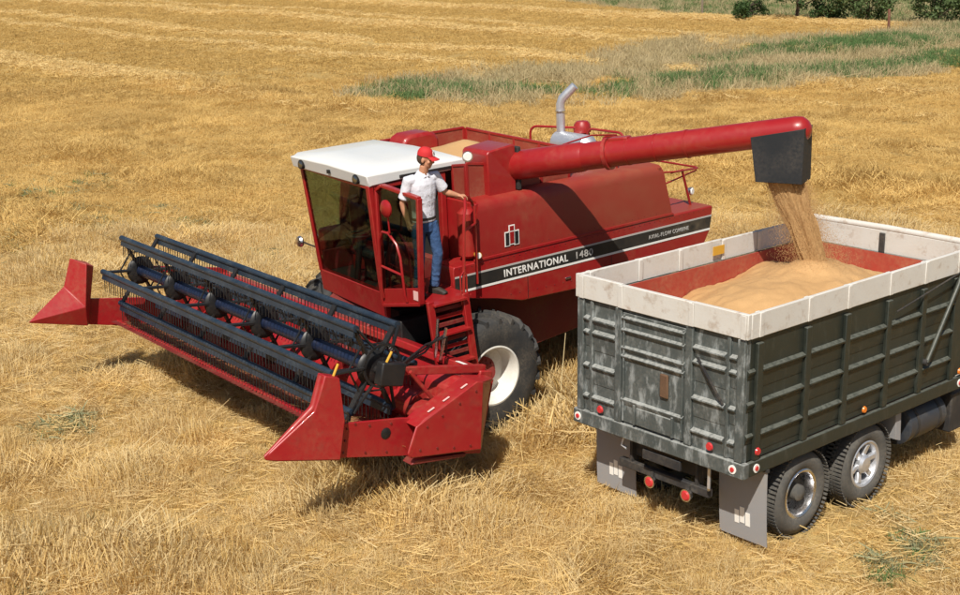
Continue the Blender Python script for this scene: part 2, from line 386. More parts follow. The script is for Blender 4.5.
def tz(x, y):
    x = np.asarray(x, float); y = np.asarray(y, float)
    u, v = local_cmb(x, y); a, b = local_trk(x, y)
    flat = np.maximum(sstep(2.5, .5, np.maximum(np.abs(u - 1.2) - 2.2, np.abs(v - 2) - 2.3)), sstep(1.5, .4, np.maximum(np.abs(a - 2.2) - 3.5, np.abs(b - 1.2) - 1.4)))
    z = (fbm(x / 9, y / 9, 21, 3) - .5) * .5 * sstep(22, 45, y) + (fbm(x / 3.1, y / 3.1, 23, 3) - .5) * .22
    z = z + windrow(x, y) * (.14 * sstep(20, 40, y) + .16 * sstep(50, 80, y)) + (fbm(x / .55, y / .55, 31, 2) - .5) * .10
    z = z * (1 - .92 * flat)
    rise = sstep(-4.5, -1.2, v) * sstep(9.5, 6.5, v) * np.clip(u - .6, 0, 6) * math.tan(C_TILT) * sstep(11, 6, u)
    far = np.maximum(0, np.hypot(x, y) - 150)
    return z + rise + far * .035 + 4 * (fbm(x / 120, y / 120, 77, 2) - .5) * sstep(160, 320, np.hypot(x, y))
def axis_pts(segs):
    out = []
    for a, b, n in segs: out += list(np.linspace(a, b, n, endpoint=False))
    return np.array(out + [segs[-1][1]])
gx = axis_pts([(-900, -120, 16), (-120, -50, 40), (-50, -12, 70), (-12, 12, 190), (12, 50, 70), (50, 120, 40), (120, 900, 16)])
gy = axis_pts([(-60, 9, 24), (9, 32, 190), (32, 70, 130), (70, 150, 110), (150, 400, 40), (400, 1500, 14)])
X, Y = np.meshgrid(gx, gy); Zt = tz(X, Y)
me = bpy.data.meshes.new('ground'); nx, ny = len(gx), len(gy)
idx = np.arange(nx * ny).reshape(ny, nx)
quads = np.stack([idx[:-1, :-1], idx[:-1, 1:], idx[1:, 1:], idx[1:, :-1]], -1).reshape(-1, 4)
me.from_pydata(np.stack([X, Y, Zt], -1).reshape(-1, 3).tolist(), [], quads.tolist())
me.polygons.foreach_set('use_smooth', [True] * len(me.polygons))
ca = me.color_attributes.new('zone', 'FLOAT_COLOR', 'POINT')
zone = np.stack([green_mask(X, Y), windrow(X, Y) * sstep(.3, .6, fbm(X / 4, Y / 4, 61, 2)), dry_mask(X, Y), np.ones_like(X)], -1)
ca.data.foreach_set('color', zone.reshape(-1).astype(np.float32)); me.materials.append(MATS['field_ground'])
tag(link('field_ground', me), 'golden stubble field stretching back to the fence line', 'field', kind='structure')

# ------------------------------------------------------------------ straw, stubble and grass (stuff)
def stalk_mesh(name, n, spread, h, lean, width, mat, lying=0.0, seg=2, droop=.3, seed=0):
    rd = random.Random(seed); vs = []; fs = []
    for i in range(n):
        r = spread * math.sqrt(rd.random()); t = rd.random() * 6.283; x, y = r * math.cos(t), r * math.sin(t)
        az_ = rd.random() * 6.283; L = h * (.45 + .75 * rd.random())
        lie = rd.random() < lying
        el = R(rd.uniform(-4, 22)) if lie else R(90) - abs(rd.gauss(0, lean))
        if lie: L *= 1.5
        z0 = rd.uniform(.01, .09) if lie else 0
        d = Vector((math.cos(az_) * math.cos(el), math.sin(az_) * math.cos(el), math.sin(el)))
        sa = rd.random() * 6.283; sd = d.cross(Vector((math.cos(sa), math.sin(sa), .3))).normalized()
        w = width * (.6 + .8 * rd.random()); p = Vector((x, y, z0)); o = len(vs)
        for k in range(seg + 1):
            q = p + d * (L * k / seg) + Vector((d.x, d.y, -.6)) * (droop * L * (k / seg) ** 2 * (0.25 if lie else 1) * rd.uniform(.3, 1))
            ww = w * (1 - .55 * k / seg); vs += [tuple(q - sd * ww / 2), tuple(q + sd * ww / 2)]
        for k in range(seg): fs.append([o + 2 * k, o + 2 * k + 1, o + 2 * k + 3, o + 2 * k + 2])
    me = bpy.data.meshes.new(name); me.from_pydata(vs, [], fs); me.materials.append(MATS[mat]); return me
def scatter(name, pts, scl, meshes, label, cat, tilt=.12, lean=0, lean_scale=1.6):
    """one object: stalk clumps instanced on a cloud of points by geometry nodes"""
    col = bpy.data.collections.new(name + '_clumps')
    for i, m_ in enumerate(meshes): col.objects.link(bpy.data.objects.new('%s_clump_%02d' % (name, i), m_))
    n = len(pts); me = bpy.data.meshes.new(name); me.vertices.add(n); me.vertices.foreach_set('co', pts.astype(np.float32).ravel())
    rot = np.stack([rng.normal(0, tilt, n), rng.normal(0, tilt, n), rng.random(n) * 6.283], -1)
    if lean:        # lodged patches: neighbouring clumps lean the same way
        fx_ = fbm(pts[:, 0] / lean_scale, pts[:, 1] / lean_scale, 301, 2); am = fbm(pts[:, 0] / (lean_scale * .8) + 9, pts[:, 1] / (lean_scale * .8), 307, 2)
        rot[:, 2] = fx_ * 16 + rng.normal(0, .5, n); rot[:, 1] = rng.normal(0, tilt, n) + lean * np.clip((am - .25) * 2.2, 0, 1.3)
    a = me.attributes.new('rot', 'FLOAT_VECTOR', 'POINT'); a.data.foreach_set('vector', rot.astype(np.float32).ravel())
    a = me.attributes.new('scl', 'FLOAT', 'POINT'); a.data.foreach_set('value', scl.astype(np.float32))
    a = me.attributes.new('pick', 'INT', 'POINT'); a.data.foreach_set('value', rng.integers(0, len(meshes), n).astype(np.int32))
    ng = bpy.data.node_groups.new(name + '_scatter', 'GeometryNodeTree')
    ng.interface.new_socket('Geometry', in_out='INPUT', socket_type='NodeSocketGeometry'); ng.interface.new_socket('Geometry', in_out='OUTPUT', socket_type='NodeSocketGeometry')
    gi = ng.nodes.new('NodeGroupInput'); go = ng.nodes.new('NodeGroupOutput'); iop = ng.nodes.new('GeometryNodeInstanceOnPoints')
    ci = ng.nodes.new('GeometryNodeCollectionInfo'); ci.inputs['Collection'].default_value = col
    ci.inputs['Separate Children'].default_value = True; ci.inputs['Reset Children'].default_value = True
    def attr(nm, ty):
        q = ng.nodes.new('GeometryNodeInputNamedAttribute'); q.data_type = ty; q.inputs[0].default_value = nm
        return [o_ for o_ in q.outputs if o_.enabled and o_.name == 'Attribute'][0]
    L = ng.links.new
    L(gi.outputs[0], iop.inputs['Points']); L(ci.outputs[0], iop.inputs['Instance']); iop.inputs['Pick Instance'].default_value = True
    L(attr('pick', 'INT'), iop.inputs['Instance Index'])
    e2r = ng.nodes.new('FunctionNodeEulerToRotation'); L(attr('rot', 'FLOAT_VECTOR'), e2r.inputs[0]); L(e2r.outputs[0], iop.inputs['Rotation'])
    L(attr('scl', 'FLOAT'), iop.inputs['Scale']); L(iop.outputs[0], go.inputs[0])
    o = link(name, me); md = o.modifiers.new('scatter', 'NODES'); md.node_group = ng
    return tag(o, label, cat, kind='stuff')
def wedge(d0, d1, n, pad=2.5):
    """points spread evenly over the ground that the field of view and a margin take in"""
    r = np.sqrt(rng.random(n) * (d1 ** 2 - d0 ** 2) + d0 ** 2); a = rng.uniform(-.58, .58, n)
    return r * np.sin(a) + rng.uniform(-pad, pad, n) * .5, r * np.cos(a)
def wheel_free(x, y):
    u, v = local_cmb(x, y); a, b = local_trk(x, y)
    k = (np.abs(u) < .55) & (((v > -.05) & (v < .7)) | ((v > 3.3) & (v < 4.05)))
    k |= (np.abs(u - 3.6) < .4) & (((v > .4) & (v < .9)) | ((v > 3.1) & (v < 3.6)))
    k |= ((np.abs(a - 1.1) < .36) | (np.abs(a - 2.4) < .36)) & (((b > -.02) & (b < .7)) | ((b > 1.75) & (b < 2.46)))
    return ~k
def put(x, y): return np.stack([x, y, tz(x, y) - .01], -1)
def hfield(x, y): return .42 + .98 * sstep(.3, .68, fbm(x / 1.5, y / 1.5, 51, 3))
stub = [stalk_mesh('stubble_clump', 36, .15, .27, R(17), .0105, 'straw_pale' if i % 3 == 0 else 'straw', .12, 2, .45, 100 + i) for i in range(7)]
mats_ = [stalk_mesh('straw_mat', 34, .22, .135, R(45), .0085, 'straw_pale' if i % 3 == 0 else 'straw', .6, 2, .4, 200 + i) for i in range(6)]
x, y = wedge(8.0, 32, 52000); k = wheel_free(x, y); x, y = x[k], y[k]
a_, b_ = local_trk(x, y); cu_, cv_ = local_cmb(x, y); tall = 1 + .85 * sstep(.5, .0, np.abs(cu_ - .1) - .8) * sstep(.0, -.12, cv_) * sstep(-1.3, -.7, cv_); low = sstep(1.6, .5, np.maximum(np.abs(a_ - 2.4) - 2.6, np.abs(b_ - .4) - 1.8))
scatter('straw_stubble', put(x, y), tall * hfield(x, y) * (1 - .5 * low) * rng.uniform(.75, 1.25, len(x)), stub, 'upright golden straw stubble over the near field', 'stubble', .10, .75)
x, y = wedge(8.0, 34, 13000); k = wheel_free(x, y); x, y = x[k], y[k]
scatter('loose_straw', put(x, y), rng.uniform(.7, 1.3, len(x)), mats_, 'loose fallen straw lying matted over the near field', 'straw')
stub2 = [stalk_mesh('stubble_tuft', 40, .30, .20, R(24), .014, 'straw_far', .2, 2, .45, 300 + i) for i in range(5)]
x, y = wedge(31, 66, 64000, 6); kp = (dry_mask(x, y) < .4); x, y = x[kp], y[kp]
scatter('middle_stubble', put(x, y), rng.uniform(.6, 1.3, len(x)) * (.7 + .6 * windrow(x, y)), stub2, 'golden stubble and straw rows over the middle distance', 'stubble', .1, .7, 2.6)
stub3 = [stalk_mesh('far_tuft', 34, .6, .19, R(28), .028, 'stubble_dark' if i < 3 else 'straw_far', .3, 1, .3, 400 + i) for i in range(4)]
x, y = wedge(60, 185, 110000, 12); wr_ = windrow(x, y); kp = (dry_mask(x, y) < .35) & (wr_ < .62); x, y = x[kp], y[kp]
rw = [stalk_mesh('row_tuft', 40, .55, .22, R(40), .03, 'row_straw', .6, 1, .3, 450 + i) for i in range(4)]
x2, y2 = wedge(38, 185, 290000, 12); kp = (dry_mask(x2, y2) < .3) & (rng.random(len(x2)) < sstep(.28, .62, windrow(x2, y2)) * .75 * sstep(36, 75, np.hypot(x2, y2)) * sstep(.2, .4, fbm(x2 / 5, y2 / 5, 63, 2))); x2, y2 = x2[kp], y2[kp]
scatter('straw_windrows', put(x2, y2) + np.array([0, 0, .06]), rng.uniform(.5, 1.1, len(x2)) * np.clip(np.hypot(x2, y2) / 70, .55, 1), rw, 'pale straw windrows lying in lines across the far field', 'straw')
scatter('far_stubble', put(x, y), rng.uniform(.5, 1.0, len(x)), stub3, 'pale golden stubble rows over the far field', 'stubble')
dry = [stalk_mesh('dry_grass_clump', 44, .42, .55, R(20), .022, 'dry_grass', .05, 2, .5, 500 + i) for i in range(5)]
x, y = wedge(52, 150, 72000, 8); kp = rng.random(len(x)) < dry_mask(x, y) * (1 - .75 * in_poly(x, y, MEADOW, 1)) * (1 - .45 * green_mask(x, y)); x, y = x[kp], y[kp]
scatter('dry_grass', put(x, y), rng.uniform(.6, 1.3, len(x)), dry, 'tall pale dry grass in the uncut strip across the field', 'grass')
grn = [stalk_mesh('green_clump', 44, .42, .5, R(26), .026, 'green_weed', .05, 2, .6, 600 + i) for i in range(5)]
x, y = wedge(52, 100, 83000, 8); kp = rng.random(len(x)) < .85 * green_mask(x, y) * (in_poly(x, y, MEADOW, 1) < .5); x, y = x[kp], y[kp]
scatter('green_grass', put(x, y), rng.uniform(.6, 1.25, len(x)), grn, 'green grass patches within the pale uncut strip', 'grass')
mdw = [stalk_mesh('meadow_clump', 36, .9, .28, R(26), .05, 'meadow_grass', .05, 2, .6, 650 + i) for i in range(4)]
x, y = wedge(90, 190, 36000, 30); kp = in_poly(x, y, MEADOW, 1) > .5; x, y = x[kp], y[kp]
scatter('meadow_grass', put(x, y), rng.uniform(.6, 1.4, len(x)), mdw, 'green rough meadow grass beyond the fence posts', 'grass')
wx = np.concatenate([rng.normal(cx_, s_ * .45, int(48 * s_ + 8)) for cx_, cy_, s_ in WEEDS]); wy = np.concatenate([rng.normal(cy_, s_ * .8, int(48 * s_ + 8)) for cx_, cy_, s_ in WEEDS])
kk = wheel_free(wx, wy)
grn2 = [stalk_mesh('weed_clump', 18, .12, .16, R(40), .016, 'green_weed' if i == 0 else 'weed_pale', .1, 2, .7, 700 + i) for i in range(4)]
scatter('green_weeds', put(wx[kk], wy[kk]), rng.uniform(.7, 1.4, int(kk.sum())), grn2, 'scattered low green weeds among the near stubble', 'weeds')

# ================================================================== COMBINE
cmb = empty('combine_harvester'); cmb.location = C_O; cmb.rotation_euler = C_ROT.to_euler()
tag(cmb, 'red combine harvester with raised header, white cab roof and black side stripe', 'combine')
def tyre_mesh(Rr, rr, w, lugs, lug_h, seg=48, chevron=True):
    """tyre from y=0 (outer face) to y=w; lugs stand proud of the tread"""
    m = MB(); b = Rr - lug_h
    prof = [(rr, .04), (rr + .02, .015), (rr + (b - rr) * .45, -.012), (b - .09, .0), (b - .035, .035), (b - .008, .10), (b, w / 2), (b - .008, w - .10), (b - .035, w - .035), (b - .09, w), (rr + (b - rr) * .45, w + .012), (rr + .02, w - .015), (rr, w - .04), (rr, .04)]
    m.lathe(prof, (0, 0, 0), 'y', seg)
    for k in range(lugs):
        for s in (0, 1):
            t = 2 * math.pi * (k + .5 * s) / lugs
            if chevron:
                y0, y1 = (.0, w * .54) if s == 0 else (w, w * .46)
                segs = 4; dt = .30
                vs = []; hw = .030
                for i in range(segs + 1):
                    f = i / segs; yy = y0 + (y1 - y0) * f; tt = t + dt * f
                    ro = Rr - (.055 if i == 0 else 0); ri = b - (.10 if i == 0 else .02)
                    for rad, dd in ((ri, -hw), (ro, -hw * .75), (ro, hw * .75), (ri, hw)):
                        aa = tt + dd / Rr; vs.append((rad * math.cos(aa), yy, rad * math.sin(aa)))
                fs = [(0, 1, 2, 3), tuple(segs * 4 + q for q in (3, 2, 1, 0))]
                for i in range(segs):
                    for q in range(3): fs.append((i * 4 + q, (i + 1) * 4 + q, (i + 1) * 4 + q + 1, i * 4 + q + 1))
                m.add(vs, fs)
            else:
                yy = w * (.14 if s == 0 else .86)
                rot = Matrix.Rotation(-t, 3, 'Y')
                m.box(rot @ Vector((b + lug_h * .35, yy, 0)), (lug_h * 1.5, w * .27, 2 * math.pi * b / lugs * .55), rot)
                if s == 0:
                    for yc in (.36, .62): m.box(rot @ Vector((b + lug_h * .2, w * yc, 0)), (lug_h, w * .17, 2 * math.pi * b / lugs * .7), rot)
    return m
def drive_wheel(name, parent, loc, flip, Rr, rr, w, lugs, dish):
    e = empty(name, parent); e.location = loc
    if flip: e.rotation_euler = (0, 0, math.pi)
    tyre_mesh(Rr, rr, w, lugs, .045).build('tyre', 'tyre', e)
    m = MB(); m.lathe([(rr + .03, .045), (rr + .03, .02), (rr - .005, .012), (rr - .03, .035), (rr - .05, .10), (rr - .055, dish), (rr * .45, dish + .05), (rr * .45, dish + .10), (rr - .03, dish + .02), (rr, .05)], (0, 0, 0), 'y', 44)
    m.build('rim', 'rim_cream', e)
    h = MB(); h.lathe([(rr * .5, dish + .03), (rr * .5, dish - .02), (rr * .3, dish - .05), (rr * .28, dish - .14), (.001, dish - .15)], (0, 0, 0), 'y', 28)
    for k in range(10):
        t = k * .628; h.lathe([(.001, dish - .055), (.018, dish - .055), (.018, dish)], (rr * .4 * math.cos(t), 0, rr * .4 * math.sin(t)), 'y', 6)
    h.build('hub', 'hub_red', e)
    return e
drive_wheel('drive_wheel', cmb, (0, 0, .87), False, .855, .405, .62, 22, .30)
drive_wheel('drive_wheel', cmb, (0, 4.0, .87), True, .855, .405, .62, 22, .30)
drive_wheel('steering_wheel', cmb, (3.65, .55, .55), False, .56, .28, .34, 18, .12)
drive_wheel('steering_wheel', cmb, (3.65, 3.45, .55), True, .56, .28, .34, 18, .12)
MB().beam((3.65, .7, .62), (3.65, 3.3, .62), .16, .16).build('rear_axle', 'black_matte', cmb, .01)
MB().beam((0, .45, .88), (0, 3.55, .88), .3, .3).build('front_axle', 'black_matte', cmb, .01)

# lower separator body and side shields
VS = .30; VF = 3.70
m = MB(); m.prism([(-.15, 1.1), (.5, .78), (2.6, .95), (4.1, 1.25), (4.35, 1.85), (4.3, 2.35), (-.15, 2.35)], .72, 3.28); m.build('separator_body', 'red_dark', cmb, .01)
shield = [(-.42, 2.0), (.02, 1.90), (.30, 1.84), (.75, 1.72), (2.25, 1.66), (3.4, 1.72), (4.42, 1.83), (4.56, 2.05), (4.62, 2.40), (4.60, 2.42), (-.40, 2.42), (-.42, 2.38)]
for v0, v1 in ((VS, VS + .42), (VF - .42, VF)):
    MB().prism(shield, v0, v1).build('side_shield', 'red', cmb, .012)
# black stripe with white pin lines and lettering (near side)
MB().prism([(-.40, 2.085), (4.555, 2.085), (4.59, 2.26), (-.40, 2.26)], VS - .004, VS + .002).build('side_stripe', 'stripe_black', cmb)
MB().prism([(-.40, 2.262), (4.59, 2.262), (4.592, 2.286), (-.40, 2.286)], VS - .005, VS + .002).build('pin_line', 'decal_grey', cmb)
MB().prism([(-.40, 2.052), (4.553, 2.052), (4.556, 2.083), (-.40, 2.083)], VS - .005, VS + .002).build('pin_line', 'decal_white', cmb)
text_obj('lettering', 'INTERNATIONAL', .14, 'decal_white', cmb, (.44, VS - .006, 2.125), (1, 0, 0), (0, 0, 1), 1.17, .0025)
text_obj('lettering', '1480', .14, 'decal_grey', cmb, (1.77, VS - .006, 2.125), (1, 0, 0), (0, 0, 1), .32, .0015)
text_obj('lettering', 'AXIAL-FLOW COMBINE', .085, 'decal_grey', cmb, (3.22, VS - .006, 2.14), (1, 0, 0), (0, 0, 1), .86, .0008)
# grain tank shell
def tank_profile(u, near=True):
    """cross-section of the tank side from crease to the rolled top edge"""
    pts = [(0, 2.42), (.006, 2.62), (.02, 3.08), (.03, 3.14), (.055, 3.19), (.10, 3.225), (.30, 3.24)]
    return [(VS + a if near else VF - a, z) for a, z in pts]
for near in (True, False):
    m = MB(); us = [(.02, .02), (.06, .0), (1.2, 0), (2.4, 0), (3.72, 3.53)]
    rings = []
    for i, uu in enumerate((-.02, 1.2, 2.4, 3.72)):
        ring = []
        for a, z in tank_profile(0, near):
            u_ = uu
            if uu == 3.72: u_ = 3.74 - (z - 2.42) * .235
            if uu == -.02: u_ = -.02 + .10 * sstep(2.9, 3.22, z)
            ring.append((u_, a, z - (.0 if uu < 3 else .02)))
        rings.append(ring)
    n = len(rings[0]); vs = [p for r in rings for p in r]; fs = [[i * n + k, i * n + k + 1, (i + 1) * n + k + 1, (i + 1) * n + k] for i in range(3) for k in range(n - 1)]
    # inner skin gives the panel thickness
    s = .03 if near else -.03; o = len(vs); vs += [(p[0], p[1] + s, p[2] - .025) for p in vs[:o]]
    fs += [[a + o for a in f][::-1] for f in fs[:]]
    for i in range(3): fs += [[i * n, (i + 1) * n, (i + 1) * n + o, i * n + o], [i * n + n - 1, i * n + n - 1 + o, (i + 1) * n + n - 1 + o, (i + 1) * n + n - 1]]
    for k in range(n - 1): fs += [[k, k + o, k + 1 + o, k + 1], [3 * n + k, 3 * n + k + 1, 3 * n + k + 1 + o, 3 * n + k + o]]
    m.add(vs, fs); m.build('tank_side_panel', 'red_dusty', cmb, 0)
m = MB(); m.prism([(-.06, 2.425), (3.76, 2.425), (3.74, 2.462), (-.06, 2.462)], VS - .012, VS + .02); m.build('panel_seam', 'red', cmb, .004)
m = MB(); m.bx(.03, .09, VS + .05, VF - .05, 2.06, 3.20); m.build('tank_front_wall', 'red', cmb, .008)
m = MB(); m.prism([(3.47, 3.18), (3.53, 3.18), (3.72, 2.44), (3.66, 2.44)], VS + .035, VF - .035); m.build('tank_rear_wall', 'red_dusty', cmb, .005)
m = MB(); m.bx(2.08, 3.50, VS + .25, VF - .25, 3.17, 3.212); m.build('engine_deck', 'red_dusty', cmb, .006)
m = MB(); m.bx(3.70, 4.60, VS + .02, VF - .02, 2.395, 2.428); m.build('rear_deck', 'red_dusty', cmb, .006)
m = MB(); m.bx(.10, 2.06, VS + .30, VF - .30, 2.6, 2.64); m.build('tank_floor', 'red_dark', cmb)
m = MB(); m.bx(2.03, 2.07, VS + .25, VF - .25, 2.64, 3.20); m.build('tank_bulkhead', 'red_dark', cmb)
# grain tank extensions: posts and screens
ZB, ZE = 3.20, 3.69
def screen(p, q, zb0, zt0, zb1, zt1, frame='red', post0=True):
    e = empty('tank_extension', cmb)
    p = Vector((*p, 0)); q = Vector((*q, 0)); d = (q - p); L = d.length; d.normalize(); s = Vector((-d.y, d.x, 0)) * .006
    def P(t, z, k): return p + d * (L * t) + s * k + Vector((0, 0, z))
    a, b, c, g = (0, zb0), (1, zb1), (1, zt1), (0, zt0)
    MB().add([P(t, z, k) for k in (-1, 1) for t, z in (a, b, c, g)], [(0, 1, 2, 3), (7, 6, 5, 4), (0, 4, 5, 1), (1, 5, 6, 2), (2, 6, 7, 3), (3, 7, 4, 0)]).build('screen', 'mesh_red', e)
    MB().beam(P(0, zt0, 0), P(1, zt1, 0), .035, .035).build('top_rail', frame, e, .004)
    npost = max(2, int(L / .55) + 1)
    for i in range(npost):
        t = i / (npost - 1)
        MB().beam(P(t, zb0 + (zb1 - zb0) * t, 0), P(t, zt0 + (zt1 - zt0) * t, 0), .03, .045, d).build('post', frame, e, .004)
    return e
screen((.45, 3.15), (2.02, 3.15), ZB, ZE, ZB, ZE)
screen((2.05, 3.11), (2.05, .78), ZB, ZE - .01, ZB, ZE - .06)
screen((.90, .62), (2.02, .70), ZB, ZE - .10, ZB, ZE - .06)
screen((.44, 3.10), (.44, 1.02), ZB, ZE - .14, ZB, ZE - .14)
screen((.10, .60), (.42, .60), ZB - .02, ZE + .02, ZB, ZE - .03)
screen((.10, .62), (.12, .93), ZB, ZE, ZB, ZE - .05)
m = MB(); m.prism([(.55, 3.2), (.55, 3.66), (.60, 3.74), (.70, 3.79), (1.05, 3.80), (1.16, 3.76), (1.22, 3.68), (1.22, 3.2)], 2.70, 3.12); m.build('elevator_head', 'red', cmb, .05)
# unloading box and auger
bxp = MB(); bxp.prism([(.40, 3.19), (.88, 3.19), (.88, 3.86), (.83, 3.88), (.42, 3.84), (.38, 3.80)], .50, 1.05); bxp.build('unloader_housing', 'red', cmb, .02)
m = MB(); m.bx(.885, .945, .46, 1.0, 3.24, 3.84); m.build('housing_flange', 'black_matte', cmb, .015)
A0 = Vector((.93, .60, 3.56)); A1 = Vector((2.42, -3.02, 4.22)); Ad = (A1 - A0).normalized(); AL = (A1 - A0).length
aug = empty('unloading_auger', cmb)
MB().tube([A0 - Ad * .06, A0 + Ad * .02, A0 + Ad * 1.05, A0 + Ad * 1.12], [.16, .205, .20, .18], 26).build('elbow_tube', 'red', aug)
MB().tube([A0 + Ad * 1.10, A0 + Ad * 1.8, A1 + Ad * .02, A1 + Ad * .12, A1 + Ad * .18, A1 + Ad * .21], [.185, .18, .172, .155, .10, .03], 28).build('outer_tube', 'red', aug)
for k in (1.72, 2.12, 2.55): MB().tube([A0 + Ad * k, A0 + Ad * (k + .03)], .186, 28).build('band', 'red', aug)
fl = MB(); fl.tube([A0 + Ad * 1.42, A0 + Ad * 1.47], .215, 28); fl.build('flange', 'red_header', aug)
lid = MB().beam(A0 + Ad * 1.47 + Vector((0, 0, .17)), A0 + Ad * 1.75 + Vector((0, 0, .16)), .16, .08); lid.build('hinge_bracket', 'red', aug, .015)
Ah = Vector((Ad.x, Ad.y, 0)).normalized(); As = Vector((-Ah.y, Ah.x, 0))
top = A1 + Vector((0, 0, .02)); zb = -.65
def sp(l, s_, z): return top + Ah * l + As * s_ + Vector((0, 0, z))
ringt = [(-.50, .181, -.10), (.17, .172, .03), (.17, -.172, .03), (-.50, -.181, -.10)]; ringb = [(-.42, .21, zb), (.16, .19, zb), (.16, -.19, zb), (-.42, -.21, zb)]
outer = [sp(*q) for q in ringt] + [sp(*q) for q in ringb]; inn = [sp(q[0] * .94, q[1] * .92, q[2]) for q in ringt] + [sp(q[0] * .94, q[1] * .93, q[2]) for q in ringb]
fs = []
for i in range(4):
    j = (i + 1) % 4; fs += [[i, j, j + 4, i + 4], [i + 8, i + 12, j + 12, j + 8], [i + 4, j + 4, j + 12, i + 12], [i, i + 8, j + 8, j]]
MB().add(outer + inn, fs).build('rubber_spout', 'spout_rubber', aug, .03)
# work lamps
def lamp(name, parent, c, d, r, ring='chrome'):
    d = Vector(d).normalized(); c = Vector(c)
    e = empty(name, parent)
    MB().tube([c - d * .09, c - d * .05, c, c + d * .012], [.03, r * .8, r, r * .96], 18).build('housing', ring, e)
    MB().tube([c + d * .010, c + d * .022], [r * .86, r * .7], 18).build('lens', 'decal_white', e)
    return e
lamp('work_lamp', cmb, (.99, .42, 3.69), (.3, -1, .1), .085, 'black')
lamp('work_lamp', cmb, (.13, .60, 3.80), (-.5, -1, 0), .075, 'chrome')
lamp('work_lamp', cmb, (4.47, .60, 2.63), (.3, -1, 0), .065, 'chrome')
lamp('marker_lamp', cmb, (-.02, .26, 2.52), (-.3, -1, 0), .05, 'yellow')
# emblem: black H bars, red i, white outlines
emb = empty('emblem', cmb)
for (a0, a1, z0, z1) in ((.47, .56, 2.54, 2.745), (.635, .725, 2.54, 2.745), (.545, .65, 2.555, 2.83)):
    MB().bx(a0, a1, VS - .009, VS - .004, z0, z1).build('outline', 'decal_white', emb)
for (a0, a1, z0, z1, c) in ((.485, .545, 2.555, 2.73, 'black'), (.65, .71, 2.555, 2.73, 'black'), (.562, .633, 2.572, 2.735, 'red'), (.562, .633, 2.752, 2.815, 'red')):
    MB().bx(a0, a1, VS - .013, VS - .008, z0, z1).build('bar', c, emb)
# engine deck: muffler, exhaust, pre-cleaner, rails
ex_ = empty('exhaust', cmb)
MB().tube([(3.25, 2.35, 3.36), (3.25, 2.30, 3.38), (3.25, 1.62, 3.38), (3.25, 1.55, 3.36)], [.12, .185, .185, .12], 22).build('muffler', 'galvanised', ex_)
MB().tube([(3.25, 2.24, 3.40), (3.25, 2.24, 3.60), (3.25, 2.24, 3.98), (3.27, 2.21, 4.08), (3.34, 2.13, 4.18), (3.40, 2.06, 4.27)], [.072, .07, .07, .07, .068, .066], 18).build('stack_pipe', 'galvanised', ex_)
MB().tube([(3.25, 2.24, 3.86), (3.25, 2.24, 3.89)], .08, 16).build('pipe_clamp', 'chrome', ex_)
MB().tube([(3.25, 2.24, 3.38), (3.25, 2.24, 3.55)], [.15, .075], 16).build('pipe_base', 'galvanised', ex_)
m = MB(); m.lathe([(.001, .14), (.09, .13), (.13, .08), (.14, .02), (.14, -.04), (.11, -.05), (.11, -.25)], (3.50, 2.02, 3.58), 'z', 22); m.build('air_pre_cleaner', 'red', cmb)
m = MB(); m.lathe([(.121, -.07), (.121, -.17)], (3.50, 2.02, 3.58), 'z', 22); m.build('pre_cleaner_band', 'black', cmb)
def rail(pts, r=.02, mat='red', parent=cmb, name='hand_rail'): return MB().tube(pts, r, 8).build(name, mat, parent)
def arc(p, q, z0, z1, rad=.12):
    p = Vector((*p, 0)); q = Vector((*q, 0)); d = (q - p).normalized(); L = (q - p).length; out = [p + Vector((0, 0, z0)), p + Vector((0, 0, z1 - rad))]
    for k in range(1, 6):
        t = k * math.pi / 10; out.append(p + d * rad * (1 - math.cos(t)) + Vector((0, 0, z1 - rad + rad * math.sin(t))))
    for k in range(0, 6):
        t = math.pi / 2 - k * math.pi / 10; out.append(q - d * rad * (1 - math.cos(t)) + Vector((0, 0, z1 - rad + rad * math.sin(t))))
    return out + [q + Vector((0, 0, z0))]
rail(arc((3.05, 2.75), (3.42, 1.95), 3.21, 3.62)); rail(arc((3.45, 1.85), (3.47, 1.05), 3.21, 3.62)); rail(arc((3.3, 1.35), (3.46, .75), 3.21, 3.58)); rail([(3.47, 1.85, 3.42), (3.47, .75, 3.42)])
rail([(3.95, .55, 3.0), (4.0, .5, 3.02), (4.62, .62, 2.97), (4.66, .7, 2.97), (4.66, 1.8, 2.97)], .016); rail([(3.70, .55, 2.83), (4.64, .66, 2.93)], .014); rail([(4.20, .55, 3.02), (4.42, .58, 2.43)], .02); rail([(4.66, 1.8, 2.97), (4.5, 1.8, 2.43)], .016); rail([(3.62, .55, 3.05), (4.0, .5, 3.02)], .014)
rail([(1.85, .62, 3.72), (2.4, .62, 3.78), (2.9, .62, 3.72)], .012); rail([(1.85, .62, 3.72), (1.85, .62, 3.62)], .012); rail([(2.9, .62, 3.72), (2.9, .62, 3.2)], .012)

